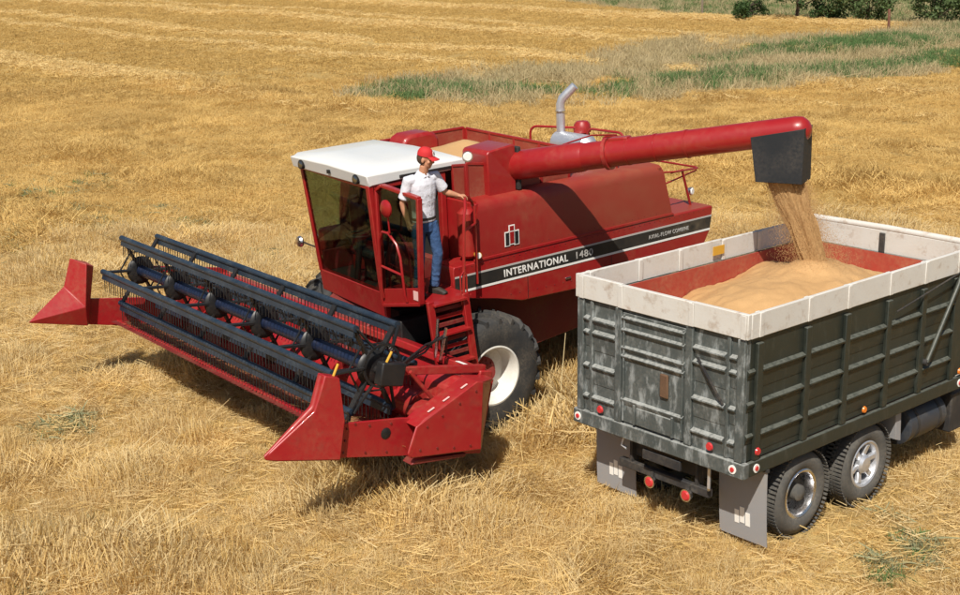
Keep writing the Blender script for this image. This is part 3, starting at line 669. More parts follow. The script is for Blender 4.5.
# ------------------------------------------------------------------ cab
CN, CF_, CU0, CU1 = .97, 3.06, -1.10, .02     # near side, far side, front, back
cab = empty('cab', cmb)
MB().prism([(-1.0, CN), (-.70, CF_), (.02, CF_), (.02, CN)], 1.86, 1.94, 'xy').build('cab_floor', 'black_matte', cab, .01)
m = MB(); m.add([(-1.06, CN, 1.72), (-.78, CF_, 1.66), (-.82, CF_, 1.98), (-1.10, CN, 2.08), (-1.0, CN, 1.72), (-.72, CF_, 1.66), (-.72, CF_, 1.98), (-1.0, CN, 2.08)], [(0, 1, 2, 3), (7, 6, 5, 4), (0, 4, 5, 1), (1, 5, 6, 2), (2, 6, 7, 3), (3, 7, 4, 0)]); m.build('front_sill', 'red', cab, .01)
m = MB(); m.bx(-.76, .0, CF_ - .05, CF_, 1.94, 2.25); m.build('far_sill', 'red_dark', cab, .008)
MB().bx(-.03, .025, CN + .02, CF_ - .02, 1.96, 3.5).build('rear_wall', 'black_matte', cab, .01)
def post(p, q, w=.07, name='pillar'): MB().beam(p, q, w, w).build(name, 'red', cab, .012)
post((-1.08, CN + .035, 2.04), (-1.20, CN + .035, 3.56), .08); post((-.80, CF_ - .035, 1.96), (-1.00, CF_ - .035, 3.56), .06)
post((-.03, CN + .03, 1.96), (-.03, CN + .03, 3.56), .09); post((-.03, CF_ - .03, 1.96), (-.03, CF_ - .03, 3.56), .08)
post((-1.20, CN + .04, 3.53), (-1.00, CF_ - .04, 3.53), .05, 'header_rail'); post((-1.15, CN + .03, 3.525), (-.03, CN + .03, 3.525), .06, 'header_rail'); post((-1.00, CF_ - .03, 3.525), (-.03, CF_ - .03, 3.525), .06, 'header_rail')
MB().add([(-1.09, CN + .07, 2.08), (-.81, CF_ - .07, 1.98), (-1.005, CF_ - .07, 3.51), (-1.195, CN + .07, 3.51), (-1.08, CN + .07, 2.08), (-.80, CF_ - .07, 1.98), (-.995, CF_ - .07, 3.51), (-1.185, CN + .07, 3.51)], [(0, 1, 2, 3), (7, 6, 5, 4), (0, 4, 5, 1), (1, 5, 6, 2), (2, 6, 7, 3), (3, 7, 4, 0)]).build('windscreen', 'glass', cab)
MB().prism([(-.80, 2.25), (-.08, 2.25), (-.08, 3.51), (-.97, 3.51)], CF_ - .035, CF_ - .027).build('side_window', 'glass', cab)
m = MB(); m.bx(-.75, -.12, 1.75, 2.3, 2.32, 2.44); m.prism([(-.22, 2.44), (-.10, 2.44), (-.05, 3.05), (-.14, 3.05)], 1.77, 2.28); m.bx(-.62, -.28, 1.88, 2.17, 1.96, 2.32); m.build('operator_seat', 'seat_black', cab, .04)
m = MB(); m.tube([(-.85, 2.02, 1.95), (-.74, 2.02, 2.62)], .045, 12); m.lathe([(.17, .0), (.19, .015), (.205, 0), (.19, -.015), (.17, 0)], (-.74, 2.02, 2.66), 'z', 26); m.beam((-.92, 2.02, 2.66), (-.56, 2.02, 2.66), .03, .02); m.build('steering_column', 'black', cab)
m = MB(); m.prism([(-.9, 1.97), (-.25, 1.97), (-.25, 2.55), (-.6, 2.62)], 1.25, 1.5); m.build('control_console', 'red_dark', cab, .02)
m = MB(); m.tube([(-.30, 2.72, 1.97), (-.32, 2.72, 2.9), (-.36, 2.72, 3.05)], [.12, .12, .06], 14); m.build('fire_extinguisher', 'red', cab)
# roof: crowned shell with a deep front fascia
m = MB(); ru = [-1.27, -1.18, -.7, -.1, .24, .36]; rv = [CN - .02, CN + .05, 1.5, 2.0, 2.5, CF_ - .05, CF_ + .03]
def rz(u, v):
    e = min(v - (CN - .03), CF_ + .05 - v); f = min(u + 1.28, .38 - u)
    return 3.70 + .06 * sstep(0, .12, e) * sstep(0, .12, f) + .02 * sstep(.2, 1, e)
SKW = lambda u, v: u + .12 * (v - CN) / 2.1 * max(0, min(1, -u))
vs = [(SKW(u, v), v, float(rz(u, v))) for u in ru for v in rv] + [(SKW(u, v) + (.04 if u < -1.2 else 0), v, 3.545 if u < -1.2 else 3.555 if u < -1.1 else 3.575) for u in ru for v in rv]
nu, nv = len(ru), len(rv); o = nu * nv; fs = []
for i in range(nu - 1):
    for k in range(nv - 1): fs += [[i * nv + k, i * nv + k + 1, (i + 1) * nv + k + 1, (i + 1) * nv + k], [o + i * nv + k, o + (i + 1) * nv + k, o + (i + 1) * nv + k + 1, o + i * nv + k + 1]]
for i in range(nu - 1): fs += [[i * nv, (i + 1) * nv, o + (i + 1) * nv, o + i * nv], [i * nv + nv - 1, o + i * nv + nv - 1, o + (i + 1) * nv + nv - 1, (i + 1) * nv + nv - 1]]
for k in range(nv - 1): fs += [[k, o + k, o + k + 1, k + 1], [(nu - 1) * nv + k, (nu - 1) * nv + k + 1, o + (nu - 1) * nv + k + 1, o + (nu - 1) * nv + k]]
roof = m.add(vs, fs).build('cab_roof', 'roof_white', cab, .014)
MB().bx(-1.0, .3, CN + .03, CF_ - .03, 3.558, 3.566).build('headliner', 'black_matte', cab)
MB().bx(-.75, .1, CN - .045, CN - .012, 3.60, 3.64).build('roof_vent', 'black', cab, .006)
for vv in (CN + .26, CF_ - .30):
    e = MB().tube([(SKW(-1.20, vv), vv, 3.615), (SKW(-1.285, vv), vv, 3.625)], [.062, .066], 18).build('head_lamp', 'black', roof)
    MB().tube([(SKW(-1.284, vv), vv, 3.625), (SKW(-1.292, vv), vv, 3.626)], [.052, .04], 18).build('lens', 'lens', cab)
MB().bx(-1.225, -1.19, 1.95, 2.0, 3.60, 3.65).build('roof_badge', 'black', cab)
# open door, hinged on the front pillar
door = empty('cab_door', cmb)
D = [(.93, 1.93), (.93, 3.50), (.80, 3.58), (-.01, 3.52), (.06, 2.12)]
def dp(v, z, u=-1.13): return (u, v, z)
for i in range(5):
    a, b = D[i], D[(i + 1) % 5]; MB().beam(dp(*a), dp(*b), .045, .075, (1, 0, 0)).build('door_frame', 'red', door, .008)
MB().add([dp(v, z, u) for u in (-1.134, -1.126) for v, z in D], [(0, 1, 2, 3, 4), (9, 8, 7, 6, 5)] + [(i, (i + 1) % 5, (i + 1) % 5 + 5, i + 5) for i in range(5)]).build('door_glass', 'glass', door)
m = MB(); m.prism([(.93, 1.93), (.06, 2.12), (.055, 2.34), (.93, 2.16)], -1.145, -1.115, 'yz'); m.build('kick_panel', 'red', door, .006)
MB().bx(-1.152, -1.146, .10, .20, 2.16, 2.28).build('door_sticker', 'decal_pink', door)
MB().tube([(-1.16, .88, 2.05), (-1.2, .86, 2.2), (-1.2, .84, 2.86), (-1.2, .76, 2.98), (-1.2, .62, 2.98), (-1.2, .45, 2.86), (-1.2, .38, 2.7), (-1.19, .34, 2.2), (-1.16, .34, 2.1)], .018, 8).build('grab_rail', 'red', door)
MB().tube([(-1.19, .85, 2.50), (-1.19, .36, 2.46)], .018, 8).build('grab_rail', 'red', door)
mir = empty('mirror', cmb)
m = MB(); m.lathe([(.001, -.035), (.08, -.03), (.115, 0), (.115, .02), (.001, .02)], (-1.27, .55, 3.33), 'x', 24); m.build('mirror_head', 'red', mir)
MB().tube([(-1.15, .70, 2.98), (-1.22, .56, 3.0), (-1.24, .55, 3.25)], .012, 8).build('mirror_arm', 'red', mir)
e = empty('mirror', cmb)
m = MB(); m.lathe([(.001, -.04), (.07, -.03), (.085, 0), (.08, .02), (.001, .03)], (-.94, 3.36, 2.36), 'x', 18); m.build('mirror_head', 'chrome', e)
MB().tube([(-.83, 3.03, 2.30), (-.92, 3.34, 2.36)], .012, 8).build('mirror_arm', 'black', e)

# platform, ladder, rails
PZ = 2.16
plat = MB(); plat.bx(-1.08, -.46, -.14, .95, PZ - .05, PZ); plat.bx(-.455, .02, .36, .95, PZ - .052, PZ - .002); plat.build('platform', 'red', cmb, .006)
m = MB(); m.tube([(-.02, .48, 2.45), (-.02, .48, 2.5), (-.02, .48, 3.08), (-.02, .48, 3.14)], [.06, .13, .13, .07], 18); m.build('hydraulic_tank', 'red', cmb)
lad = empty('ladder', cmb)
L0, L1 = -1.16, -.60
def ldp(u, t): return Vector((u + .08 * t, -.17 - .10 * t, PZ + .02 - t * 1.30))
for uu in (L0, L1): MB().beam(ldp(uu, -.02), ldp(uu, 1), .05, .10, (1, 0, 0)).build('stile', 'red', lad, .008)
for k, t in enumerate((.02, .33, .64, .96)):
    c = ldp((L0 + L1) / 2, t); MB().box(c, (L1 - L0 - .04, .15, .035)).build('tread', 'red', lad, .006)
    if k < 3:
        for q in (.25, .5, .75):
            c2 = ldp((L0 + L1) / 2, t + .31 * q) + Vector((0, .05, 0)); MB().box(c2, (L1 - L0 - .06, .02, .055)).build('kick_plate', 'red_dark' if q != .5 else 'red', lad, .004)
rail([(-.62, -.16, PZ - .25), (-.60, -.16, PZ + .2), (-.56, -.16, 3.05), (-.54, -.15, 3.20), (-.48, -.10, 3.30), (-.39, .02, 3.365), (-.30, .12, 3.385), (-.2, .2, 3.36), (-.08, .28, 3.27), (.02, .36, 3.12)], .021)
rail([(-.57, -.16, 3.02), (-.1, .2, 2.98), (.02, .33, 2.98)], .018); rail([(-.1, .2, 2.16), (-.1, .2, 3.22)], .018)
rail([(-.655, -.17, PZ - .1), (-.66, -.17, PZ + .28), (-.60, -.17, PZ + .34), (-.56, -.17, PZ + .28), (-.56, -.17, PZ - .1)], .012)
# front of the chassis below the cab and feeder house
m = MB(); m.prism([(-.75, 1.72), (-.15, 1.72), (-.15, 1.15), (-.55, 1.05), (-.75, 1.45)], 1.15, 2.9); m.build('cab_base', 'black_matte', cmb, .01)
m = MB(); m.prism([(-.35, 1.95), (-.35, 1.10), (-1.30, .55), (-1.45, .62), (-1.52, 1.22), (-1.3, 1.38)], 1.45, 2.75); m.build('feeder_house', 'red_dark', cmb, .02)
m = MB(); m.bx(-1.02, -.5, .72, .98, 1.35, 1.72); m.build('hydraulic_block', 'black', cmb, .02)
for k in range(4): MB().tube([(-.9 + .08 * k, .85, 1.65), (-1.1, .75 + .05 * k, 1.35), (-1.35, .7 + .1 * k, 1.25), (-1.5, .6 + .12 * k, 1.45 - .04 * k)], .014, 7).build('hydraulic_hose', 'black', cmb)

# ------------------------------------------------------------------ header (raised and tipped up)
TH = R(14.8)
hdr = empty('grain_header', cmb); hdr.location = (-1.28, 0, .52); hdr.rotation_euler = (0, TH, 0)
HN, HF = -1.30, 5.90; CB = -1.62
m = MB(); m.prism([(0, .0), (.04, .0), (.06, .90), (.02, .93), (-.03, .90), (-.06, .45), (-.03, .10)], HN + .10, HF - .02); m.build('back_sheet', 'red_header', hdr, .004)
m = MB(); m.bx(-.12, .08, HN + .16, HF - .02, .90, 1.0); m.build('top_beam', 'red_header', hdr, .015)
m = MB(); m.prism([(-.02, .0), (-.02, .045), (-.45, .03), (-.75, .02), (-1.1, .045), (CB, .075), (CB - .02, .05), (-1.1, .0), (-.5, -.03)], HN + .02, HF - .02); m.build('pan', 'red_pan', hdr)
m = MB(); m.bx(CB - .05, CB + .03, HN + .03, HF - .03, .035, .095); m.build('cutter_bar', 'red_header', hdr, .006)
m = MB()
for k in range(94):
    vv = HN + .06 + k * .0762; m.add([(CB - .04, vv - .02, .05), (CB - .04, vv + .02, .05), (CB - .17, vv, .065), (CB - .04, vv, .09)], [(0, 1, 2), (0, 2, 3), (1, 3, 2), (0, 3, 1)])
tag(m.build('knife_guards', 'red_dark', hdr, smooth=0), kind='stuff')
# cross auger
AX, AZ = -.62, .44
MB().tube([(AX, HN + .12, AZ), (AX, HF - .12, AZ)], .20, 24).build('cross_auger_drum', 'red_header', hdr)
for s, (v0, v1) in ((1, (HN + .14, 1.55)), (-1, (HF - .14, 2.65))):
    m = MB(); turns = 4.6; n = 110; vs = []; fs = []
    for i in range(n + 1):
        t = 2 * math.pi * turns * i / n; vv = v0 + (v1 - v0) * i / n
        for rad in (.19, .325):
            for dv in (-.005, .005): vs.append((AX + rad * math.cos(t * s), vv + dv, AZ + rad * math.sin(t * s)))
    for i in range(n):
        q = i * 4; fs += [[q, q + 2, q + 6, q + 4], [q + 1, q + 5, q + 7, q + 3], [q + 2, q + 3, q + 7, q + 6]]
    m.add(vs, fs).build('flighting', 'red_header', hdr)
# end sheets and dividers
es = [(CB - .58, .0), (CB - .58, .40), (-1.35, .46), (-.95, .46), (-.28, .90), (-.08, .91), (-.06, .0)]
for v0 in (HN, HF): MB().prism(es, v0 - .02, v0 + .02).build('end_sheet', 'red_header', hdr, .006)
def divider(v0, out):
    """nose that widens from the tip to a tall post"""
    m = MB(); w0, w1 = .02, .10
    prof_r = [(-3.12, .03, .012), (-3.06, .10, .03), (-2.60, .56, .065), (-2.57, .75, .075), (-2.54, .97, .08)]
    vs = []
    for x_, z_, hw in prof_r: vs += [(x_, v0 - hw, z_), (x_, v0 + hw, z_)]
    back = [(-3.09, -.005, .02), (-2.95, -.01, .05), (-2.19, .0, .12), (-2.20, .45, .11), (-2.35, .95, .09)]
    for x_, z_, hw in back: vs += [(x_, v0 - hw, z_), (x_, v0 + hw, z_)]
    fs = []
    for i in range(4): fs += [[2 * i, 2 * i + 1, 2 * i + 3, 2 * i + 2], [10 + 2 * i, 12 + 2 * i, 13 + 2 * i, 11 + 2 * i], [2 * i, 2 * i + 2, 12 + 2 * i, 10 + 2 * i], [2 * i + 1, 11 + 2 * i, 13 + 2 * i, 3 + 2 * i]]
    fs += [[0, 10, 11, 1], [8, 9, 19, 18]]
    return m.add(vs, fs).build('crop_divider', 'red_header', hdr, .02)
divider(HN, -1)
MB().tube([(-3.11, HN, .035), (-2.60, HN, .565), (-2.575, HN, .62), (-2.545, HN, .96)], [.02, .045, .045, .035], 12).build('divider_ridge', 'red_header', hdr)
# far divider is a broad folded sheet leaning over the uncut side
m = MB(); v0 = HF - .15
vs = [(-3.10, v0 + .03, .02), (-2.55, v0 + .22, .56), (-2.52, v0 + .20, 1.0), (-2.36, v0 - .07, .97), (-2.28, v0 - .06, .30), (-2.18, v0 + .30, .0), (-2.20, v0 + .30, .95), (-2.20, v0 + .02, .93), (-2.16, v0 + .02, .0), (-3.08, v0 + .05, .0)]
fs = [[0, 1, 4], [1, 2, 3, 4], [0, 4, 8, 9], [4, 3, 7, 8], [2, 6, 7, 3], [0, 9, 5, 1], [1, 5, 6, 2], [5, 8, 7, 6], [9, 8, 5]]
m.add(vs, fs).build('crop_divider', 'red_header', hdr, .012, ).data.update()
# drive shield on the near end
SO = -1.56
sh = [(-1.36, .09), (-1.30, .04), (-.26, .12), (-.40, .96), (-.50, .97), (-1.16, .52), (-1.30, .42)]
m = MB(); m.prism(sh, SO, SO + .03); m.build('drive_shield', 'red_header', hdr, .02)
m = MB(); m.prism([(-1.28, .40), (-1.18, .50), (-.49, .955), (-.43, .955), (-.45, .88), (-1.2, .42)], SO + .03, HN + .05); m.build('shield_top', 'red_header', hdr, .012)
m = MB(); m.prism([(-.43, SO + .03), (-.43, HN + .15), (-.04, HN + .15), (-.06, HN - .02)], .915, .952, 'xy'); m.build('shield_corner', 'red_header', hdr, .008)
m = MB(); m.add([(-.30, SO + .02, .12), (-.42, SO + .02, .94), (-.06, HN, .92), (-.04, HN, .04), (-.34, SO + .04, .13), (-.46, SO + .04, .93), (-.10, HN + .02, .91), (-.08, HN + .02, .05)], [(0, 1, 2, 3), (7, 6, 5, 4), (0, 4, 5, 1), (1, 5, 6, 2), (2, 6, 7, 3), (3, 7, 4, 0)]); m.build('shield_back', 'red_header', hdr, .006)
for (x_, z_) in ((-1.06, .588), (-.86, .718), (-.62, .875)):
    a = math.atan2(.455, .69); MB().box((x_, SO + .09, z_ + .012), (.10, .028, .004), (0, -a, 0)).build('shield_decal', 'decal_pink', hdr)
MB().box((-.10, -.75, 1.005), (.06, .22, .006)).build('beam_decal', 'decal_white', hdr)
m = MB(); m.prism([(-1.25, -.06), (-.45, .02), (-.45, .07), (-1.2, .0)], SO + .05, HN - .02); m.build('skid_shoe', 'red_dark', hdr, .01)
MB().tube([(-1.55, HN - .026, .28), (-1.55, HN - .03, .28)], [.07, .06], 14).build('access_hole', 'black', hdr)
m = MB(); m.prism([(-.66, .52), (-.66, .80), (-.52, .93), (-.10, .94), (-.04, .90), (-.04, .52)], HN + .04, -.52); m.build('drive_cover', 'red_header', hdr, .035)
m = MB(); m.prism([(-1.05, .40), (-1.05, .52), (-.72, .66), (-.67, .66), (-.67, .40)], HN + .04, -.98); m.build('chain_cover', 'red_header', hdr, .03)
MB().box((-.34, -.80, .940), (.09, .16, .008)).build('cover_plate', 'decal_grey', hdr)

# ------------------------------------------------------------------ reel
RX, RZ_, RR = -1.57, .96, .58
RN, RF = -.92, 5.52
reel = empty('reel', cmb); reel.location = hdr.location; reel.rotation_euler = hdr.rotation_euler
MB().tube([(RX, RN, RZ_), (RX, RF, RZ_)], .085, 22).build('reel_tube', 'navy_tube', reel)
ANG = [R(a) for a in (7, 67, 127, 187, 247, 307)]
spid = [RN + .03 + k * (RF - RN - .06) / 5 for k in range(6)]
batm = MB(); batm.tube([(0, RN - .02, 0), (0, RF + .02, 0)], .043, 12); batm.bx(-.012, .012, RN, RF, -.11, -.02)
rd = random.Random(3)
bat_me = batm.mesh('bat'); bat_me.materials.append(MATS['navy'])
tine = MB()
nt_ = int((RF - RN) / .08)
for k in range(nt_):
    vv = RN + .05 + k * .08; j = rd.uniform(-.01, .01)
    tine.tube([(0, vv, -.09), (.012, vv + j, -.17), (.035, vv + j, -.285)], [.007, .0065, .005], 4)
tine_me = tine.mesh('tines'); tine_me.materials.append(MATS['black'])
for a in ANG:
    p = (RX + RR * math.cos(a), 0, RZ_ + RR * math.sin(a))
    o = link('bat', bat_me, reel); o.location = p
    o = link('tines', tine_me, reel); o.location = p; tag(o, kind='stuff')
arm = MB()
for a in ANG:
    arm.beam((.06 * math.cos(a), 0, .06 * math.sin(a)), (RR * math.cos(a), 0, RR * math.sin(a)), .03, .085, (0, 1, 0))
    b = a + R(60)
    arm.beam((.33 * math.cos(a), 0, .33 * math.sin(a)), (.33 * math.cos(b), 0, .33 * math.sin(b)), .014, .03, (0, 1, 0))
arm.lathe([(.001, -.05), (.14, -.05), (.20, -.03), (.22, 0), (.20, .03), (.14, .05), (.001, .05)], (0, 0, 0), 'y', 20)
arm_me = arm.mesh('spider'); arm_me.materials.append(MATS['black'])
for vv in spid: o = link('spider', arm_me, reel); o.location = (RX, vv, RZ_)
# eccentric control ring and drive on the near end
m = MB(); m.lathe([(.24, -.01), (.27, -.01), (.27, .01), (.24, .01), (.24, -.01)], (RX + .06, RN - .08, RZ_ + .05), 'y', 26)
for a in ANG:
    m.beam((RX + .06 + .26 * math.cos(a), RN - .08, RZ_ + .05 + .26 * math.sin(a)), (RX + RR * math.cos(a), RN - .05, RZ_ + RR * math.sin(a)), .02, .045, (0, 1, 0))
m.build('eccentric_ring', 'black', reel)
for v0 in (RN - .16, RF + .10):
    MB().beam((RX, v0, RZ_), (-.02, v0, 1.02), .07, .10, (0, 0, 1)).build('reel_arm', 'red_header', reel, .01)
    MB().tube([(RX + .35, v0 - .09, RZ_ + .02), (-.45, v0 - .09, .35)], .026, 8).build('lift_cylinder', 'red_header', reel)
    MB().tube([(RX, v0 - .06, RZ_), (RX, v0 + .1, RZ_)], .05, 12).build('bearing', 'black', reel)
m = MB(); m.bx(RX - .12, RX + .22, RN - .34, RN - .20, RZ_ - .14, RZ_ + .14); m.build('reel_motor', 'black', reel, .02)
for p0, p1 in (((-2.38, HN, .94), (-2.34, HN, 1.09)), ((RX - .05, RN - .30, RZ_ + .14), (RX + .0, RN - .30, RZ_ + .27))):
    MB().tube([p0, p1], .016, 8).build('marker_pin', 'yellow', reel)
for p0, p1 in (((-.3, -.55, 1.0), (-.35, -.62, 1.42)), ((-.28, -.42, 1.0), (-.38, -.47, 1.50))):
    MB().tube([p0, p1], .02, 8).build('hydraulic_line', 'chrome', reel)
for k in range(3): MB().tube([(-.1, -.4 + .1 * k, 1.02), (-.3, -.6 + .08 * k, 1.30), (-.8, -.85, 1.25 - .05 * k), (RX + .15, RN - .27, RZ_ + .08)], .013, 7).build('hydraulic_hose', 'black', reel)

# grain in the tank
m = MB(); n1, n2 = 22, 26; vs = []
for i in range(n1):
    for k in range(n2):
        u = .46 + (2.02 - .46) * i / (n1 - 1); v = .74 + (3.13 - .74) * k / (n2 - 1)
        d = math.hypot((u - .98) / 1.0, (v - 1.75) / 1.1)
        z = 3.78 - .30 * d + .03 * float(fbm(u * 3, v * 3, 88, 2)); vs.append((u, v, z))
fs = [[i * n2 + k, i * n2 + k + 1, (i + 1) * n2 + k + 1, (i + 1) * n2 + k] for i in range(n1 - 1) for k in range(n2 - 1)]
o = len(vs); vs += [(a, b, 2.66) for a, b, c in vs]; fs += [[q + o for q in f][::-1] for f in fs]
for i in range(n1 - 1):
    for k in (0, n2 - 1): fs.append([i * n2 + k, (i + 1) * n2 + k, (i + 1) * n2 + k + o, i * n2 + k + o])
for k in range(n2 - 1):
    for i in (0, n1 - 1): fs.append([i * n2 + k, i * n2 + k + 1, i * n2 + k + 1 + o, i * n2 + k + o])
tg = m.add(vs, fs).build('grain_heap', 'grain', None); tg.location = C_O; tg.rotation_euler = C_ROT.to_euler()
tag(tg, 'tan grain heaped in the red tank behind the white cab roof', 'grain')
# cut straw lying on the header pan behind the knife
st_ = MB(); rd = random.Random(17)
for k in range(900):
    x_ = CB + .05 + abs(rd.gauss(0, .28)); v = rd.uniform(HN + .1, HF - .1); L = rd.uniform(.06, .22); a = rd.random() * 6.28; z = .09 + rd.random() * .04
    d = Vector((math.cos(a), math.sin(a), rd.uniform(-.05, .25))) * L; s = Vector((-math.sin(a), math.cos(a), 0)) * .006
    p = Vector((x_, v, z)); st_.add([p - s, p + s, p + d + s * .6, p + d - s * .6], [(0, 1, 2, 3)])
so = st_.build('cut_straw', 'straw', None, 0, 0); so.matrix_world = Matrix.Translation(C_O) @ C_ROT.to_4x4() @ Matrix.Translation((-1.28, 0, .52)) @ Matrix.Rotation(TH, 4, 'Y')
tag(so, 'short cut straw scattered on the red header pan behind the knife', 'straw', kind='stuff')

# rivets and bolt heads on the sheet metal
rv_ = MB()
for k in range(46): rv_.sphere((-.32 + k * .105, VS - .002, 2.385), (.009, .006, .009), 6, 4)
for k in range(28): rv_.sphere((.02 + k * .125, VS + .004, 2.50), (.009, .006, .009), 6, 4)
for k in range(24): rv_.sphere((.55 + k * .16, VS - .002, 1.80 + .06 * abs(k - 11) / 12), (.009, .006, .009), 6, 4)
tag(rv_.build('rivets', 'red_dark', cmb), kind='stuff')
for u_ in (.86, 2.46): MB().bx(u_ - .004, u_ + .004, VS - .0025, VS + .002, 1.74, 2.045).build('panel_gap', 'black', cmb)
for u_ in (): MB().prism([(u_ - .005, 2.47), (u_ + .005, 2.47), (u_ - .002, 3.05), (u_ - .012, 3.05)], VS - .004, VS + .03).build('panel_gap', 'red_dark', cmb)
for u_ in (1.6, 3.3): MB().bx(u_ - .05, u_ + .05, VS - .018, VS, 1.86, 1.89).build('shield_latch', 'chrome', cmb, .004)
bl = MB()
for x_, z_ in ((-2.1, .06), (-2.1, .2), (-2.1, .34), (-1.8, .06), (-1.5, .06), (-1.5, .40), (-1.8, .38), (-2.0, .40)): bl.tube([(x_, HN - .02, z_), (x_, HN - .032, z_)], .014, 6)
for x_, z_ in ((-1.2, .14), (-.95, .16), (-.7, .16), (-.45, .18), (-.5, .85), (-.72, .70), (-.95, .55), (-1.15, .42)): bl.tube([(x_, SO, z_), (x_, SO - .012, z_)], .014, 6)
tag(bl.build('bolt_heads', 'red_dark', hdr), kind='stuff')

# ================================================================== TRUCK
trk = empty('grain_truck'); trk.location = T_O; trk.rotation_euler = (0, 0, T_YAW)
tag(trk, 'weathered dark green tandem grain truck with white top boards, seen from behind', 'truck')
TW, TL, ZF, ZW, ZT = 2.44, 4.42, 1.20, 2.57, 2.845
box = empty('grain_box', trk)
MB().bx(.05, TL - .05, .05, TW - .05, ZF - .06, ZF).build('box_floor', 'red_inside', box)
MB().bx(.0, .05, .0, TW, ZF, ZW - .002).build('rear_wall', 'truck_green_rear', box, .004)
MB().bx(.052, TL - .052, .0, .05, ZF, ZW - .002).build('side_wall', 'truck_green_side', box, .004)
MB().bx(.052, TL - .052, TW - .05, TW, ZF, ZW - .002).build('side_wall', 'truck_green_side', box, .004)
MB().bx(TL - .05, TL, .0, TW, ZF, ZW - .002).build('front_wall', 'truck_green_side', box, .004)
for (a0, a1, b0, b1) in ((.051, .066, .066, TW - .066), (TL - .066, TL - .051, .066, TW - .066), (.066, TL - .066, .051, .066), (.066, TL - .066, TW - .066, TW - .051)):
    MB().bx(a0, a1, b0, b1, ZF + .002, ZW + .004).build('inner_liner', 'red_inside', box)
# white top boards, each a plank of its own with cleats
def plank(a0, a1, b0, b1, z0, z1, name='top_board', mat='truck_white'): return MB().bx(a0, a1, b0, b1, z0, z1).build(name, mat, box, .008)
plank(-.045, .01, -.03, .72, ZW, ZT); plank(-.052, .008, .725, 1.75, ZW - .004, ZT - .004); plank(-.045, .01, 1.755, TW + .03, ZW, ZT + .003)
for b0 in (.72, 1.75, .02, 2.36): plank(-.066, -.054, b0 - .035, b0 + .035, ZW + .004, ZT - .01, 'cleat')
cuts = [.012, 1.02, 1.76, 2.60, 3.35, 4.10, TL]
for s in (0, 1):
    for i in range(6):
        b0, b1 = ((-.035, .012) if s == 0 else (TW - .012, TW + .035))
        plank(cuts[i] + .003, cuts[i + 1] - .003, b0, b1, ZW + .001 * (i % 2), ZT + .004 * ((i * 7) % 3 - 1))
    for c in (.17, 1.02, 1.76, 2.60, 3.35, 4.10):
        for b0, b1 in (((-.05, -.036), (.014, .035)) if s == 0 else ((TW + .036, TW + .05), (TW - .035, TW - .014))):
            plank(c - .035, c + .035, b0, b1, ZW + .004, ZT - .004, 'cleat')
plank(TL - .01, TL + .05, -.03, TW + .03, ZW, ZT + .02); plank(TL - .04, TL - .012, 1.2, 1.28, ZW - .3, ZT - .01, 'cleat', 'chassis')
m = MB(); m.tube([(TL + .03, -.02, ZT + .035), (TL + .03, 1.2, ZT + .05), (TL + .03, TW + .02, ZT + .035)], .045, 12); m.build('rolled_tarp', 'truck_white', box)
MB().bx(2.36, 2.58, TW - .054, TW - .045, ZW + .10, ZT - .06).build('yellow_patch', 'yellow', box)
MB().bx(-.004, -.001, .0, .001, ZW, ZW + .001)
# bottom frame rails
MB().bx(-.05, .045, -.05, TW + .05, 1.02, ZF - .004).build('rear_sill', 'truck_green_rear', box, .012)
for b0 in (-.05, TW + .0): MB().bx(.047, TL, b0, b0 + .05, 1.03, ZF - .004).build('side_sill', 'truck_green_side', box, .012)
MB().bx(.05, TL, .002, TW - .002, 1.04, ZF - .065).build('sub_floor', 'chassis', box)
# stakes and pressed ribs
for b0, w in ((.0, .10), (2.34, .10), (.70, .10), (1.74, .10), (.20, .05), (2.20, .05)):
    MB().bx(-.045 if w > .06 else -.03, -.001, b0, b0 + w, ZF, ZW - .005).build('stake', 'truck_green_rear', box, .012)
def rib(a0, a1, z, mat, rear, dep=.055, hh=.20):
    poly = [(0, z + .012), (-dep, z - .012), (-dep, z - .03), (-dep * .45, z - .055), (-.006, z - hh), (0, z - hh)]
    if rear: MB().prism([(q[0] - .0005, q[1]) for q in poly], a0, a1, 'xz').build('pressed_rib', mat, box, .004)
    else: MB().prism([(q[0] - .0005, q[1]) for q in poly], a0, a1, 'yz').build('pressed_rib', mat, box, .004)
for z in (2.36, 2.20, 1.79, 1.41):
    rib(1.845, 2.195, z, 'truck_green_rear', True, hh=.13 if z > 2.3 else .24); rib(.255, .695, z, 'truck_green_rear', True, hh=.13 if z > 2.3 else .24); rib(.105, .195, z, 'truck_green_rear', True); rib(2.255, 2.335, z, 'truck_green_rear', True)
posts = (.17, 1.02, 1.76, 2.60, 3.35, 4.10)
for c in posts:
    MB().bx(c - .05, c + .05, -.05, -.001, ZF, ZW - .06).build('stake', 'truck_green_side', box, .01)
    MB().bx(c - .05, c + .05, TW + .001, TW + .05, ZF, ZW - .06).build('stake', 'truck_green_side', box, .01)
for i in range(5):
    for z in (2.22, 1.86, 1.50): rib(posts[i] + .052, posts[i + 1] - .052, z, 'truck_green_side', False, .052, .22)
for z in (2.22, 1.86, 1.50): rib(.004, .118, z, 'truck_green_side', False, .03, .1)
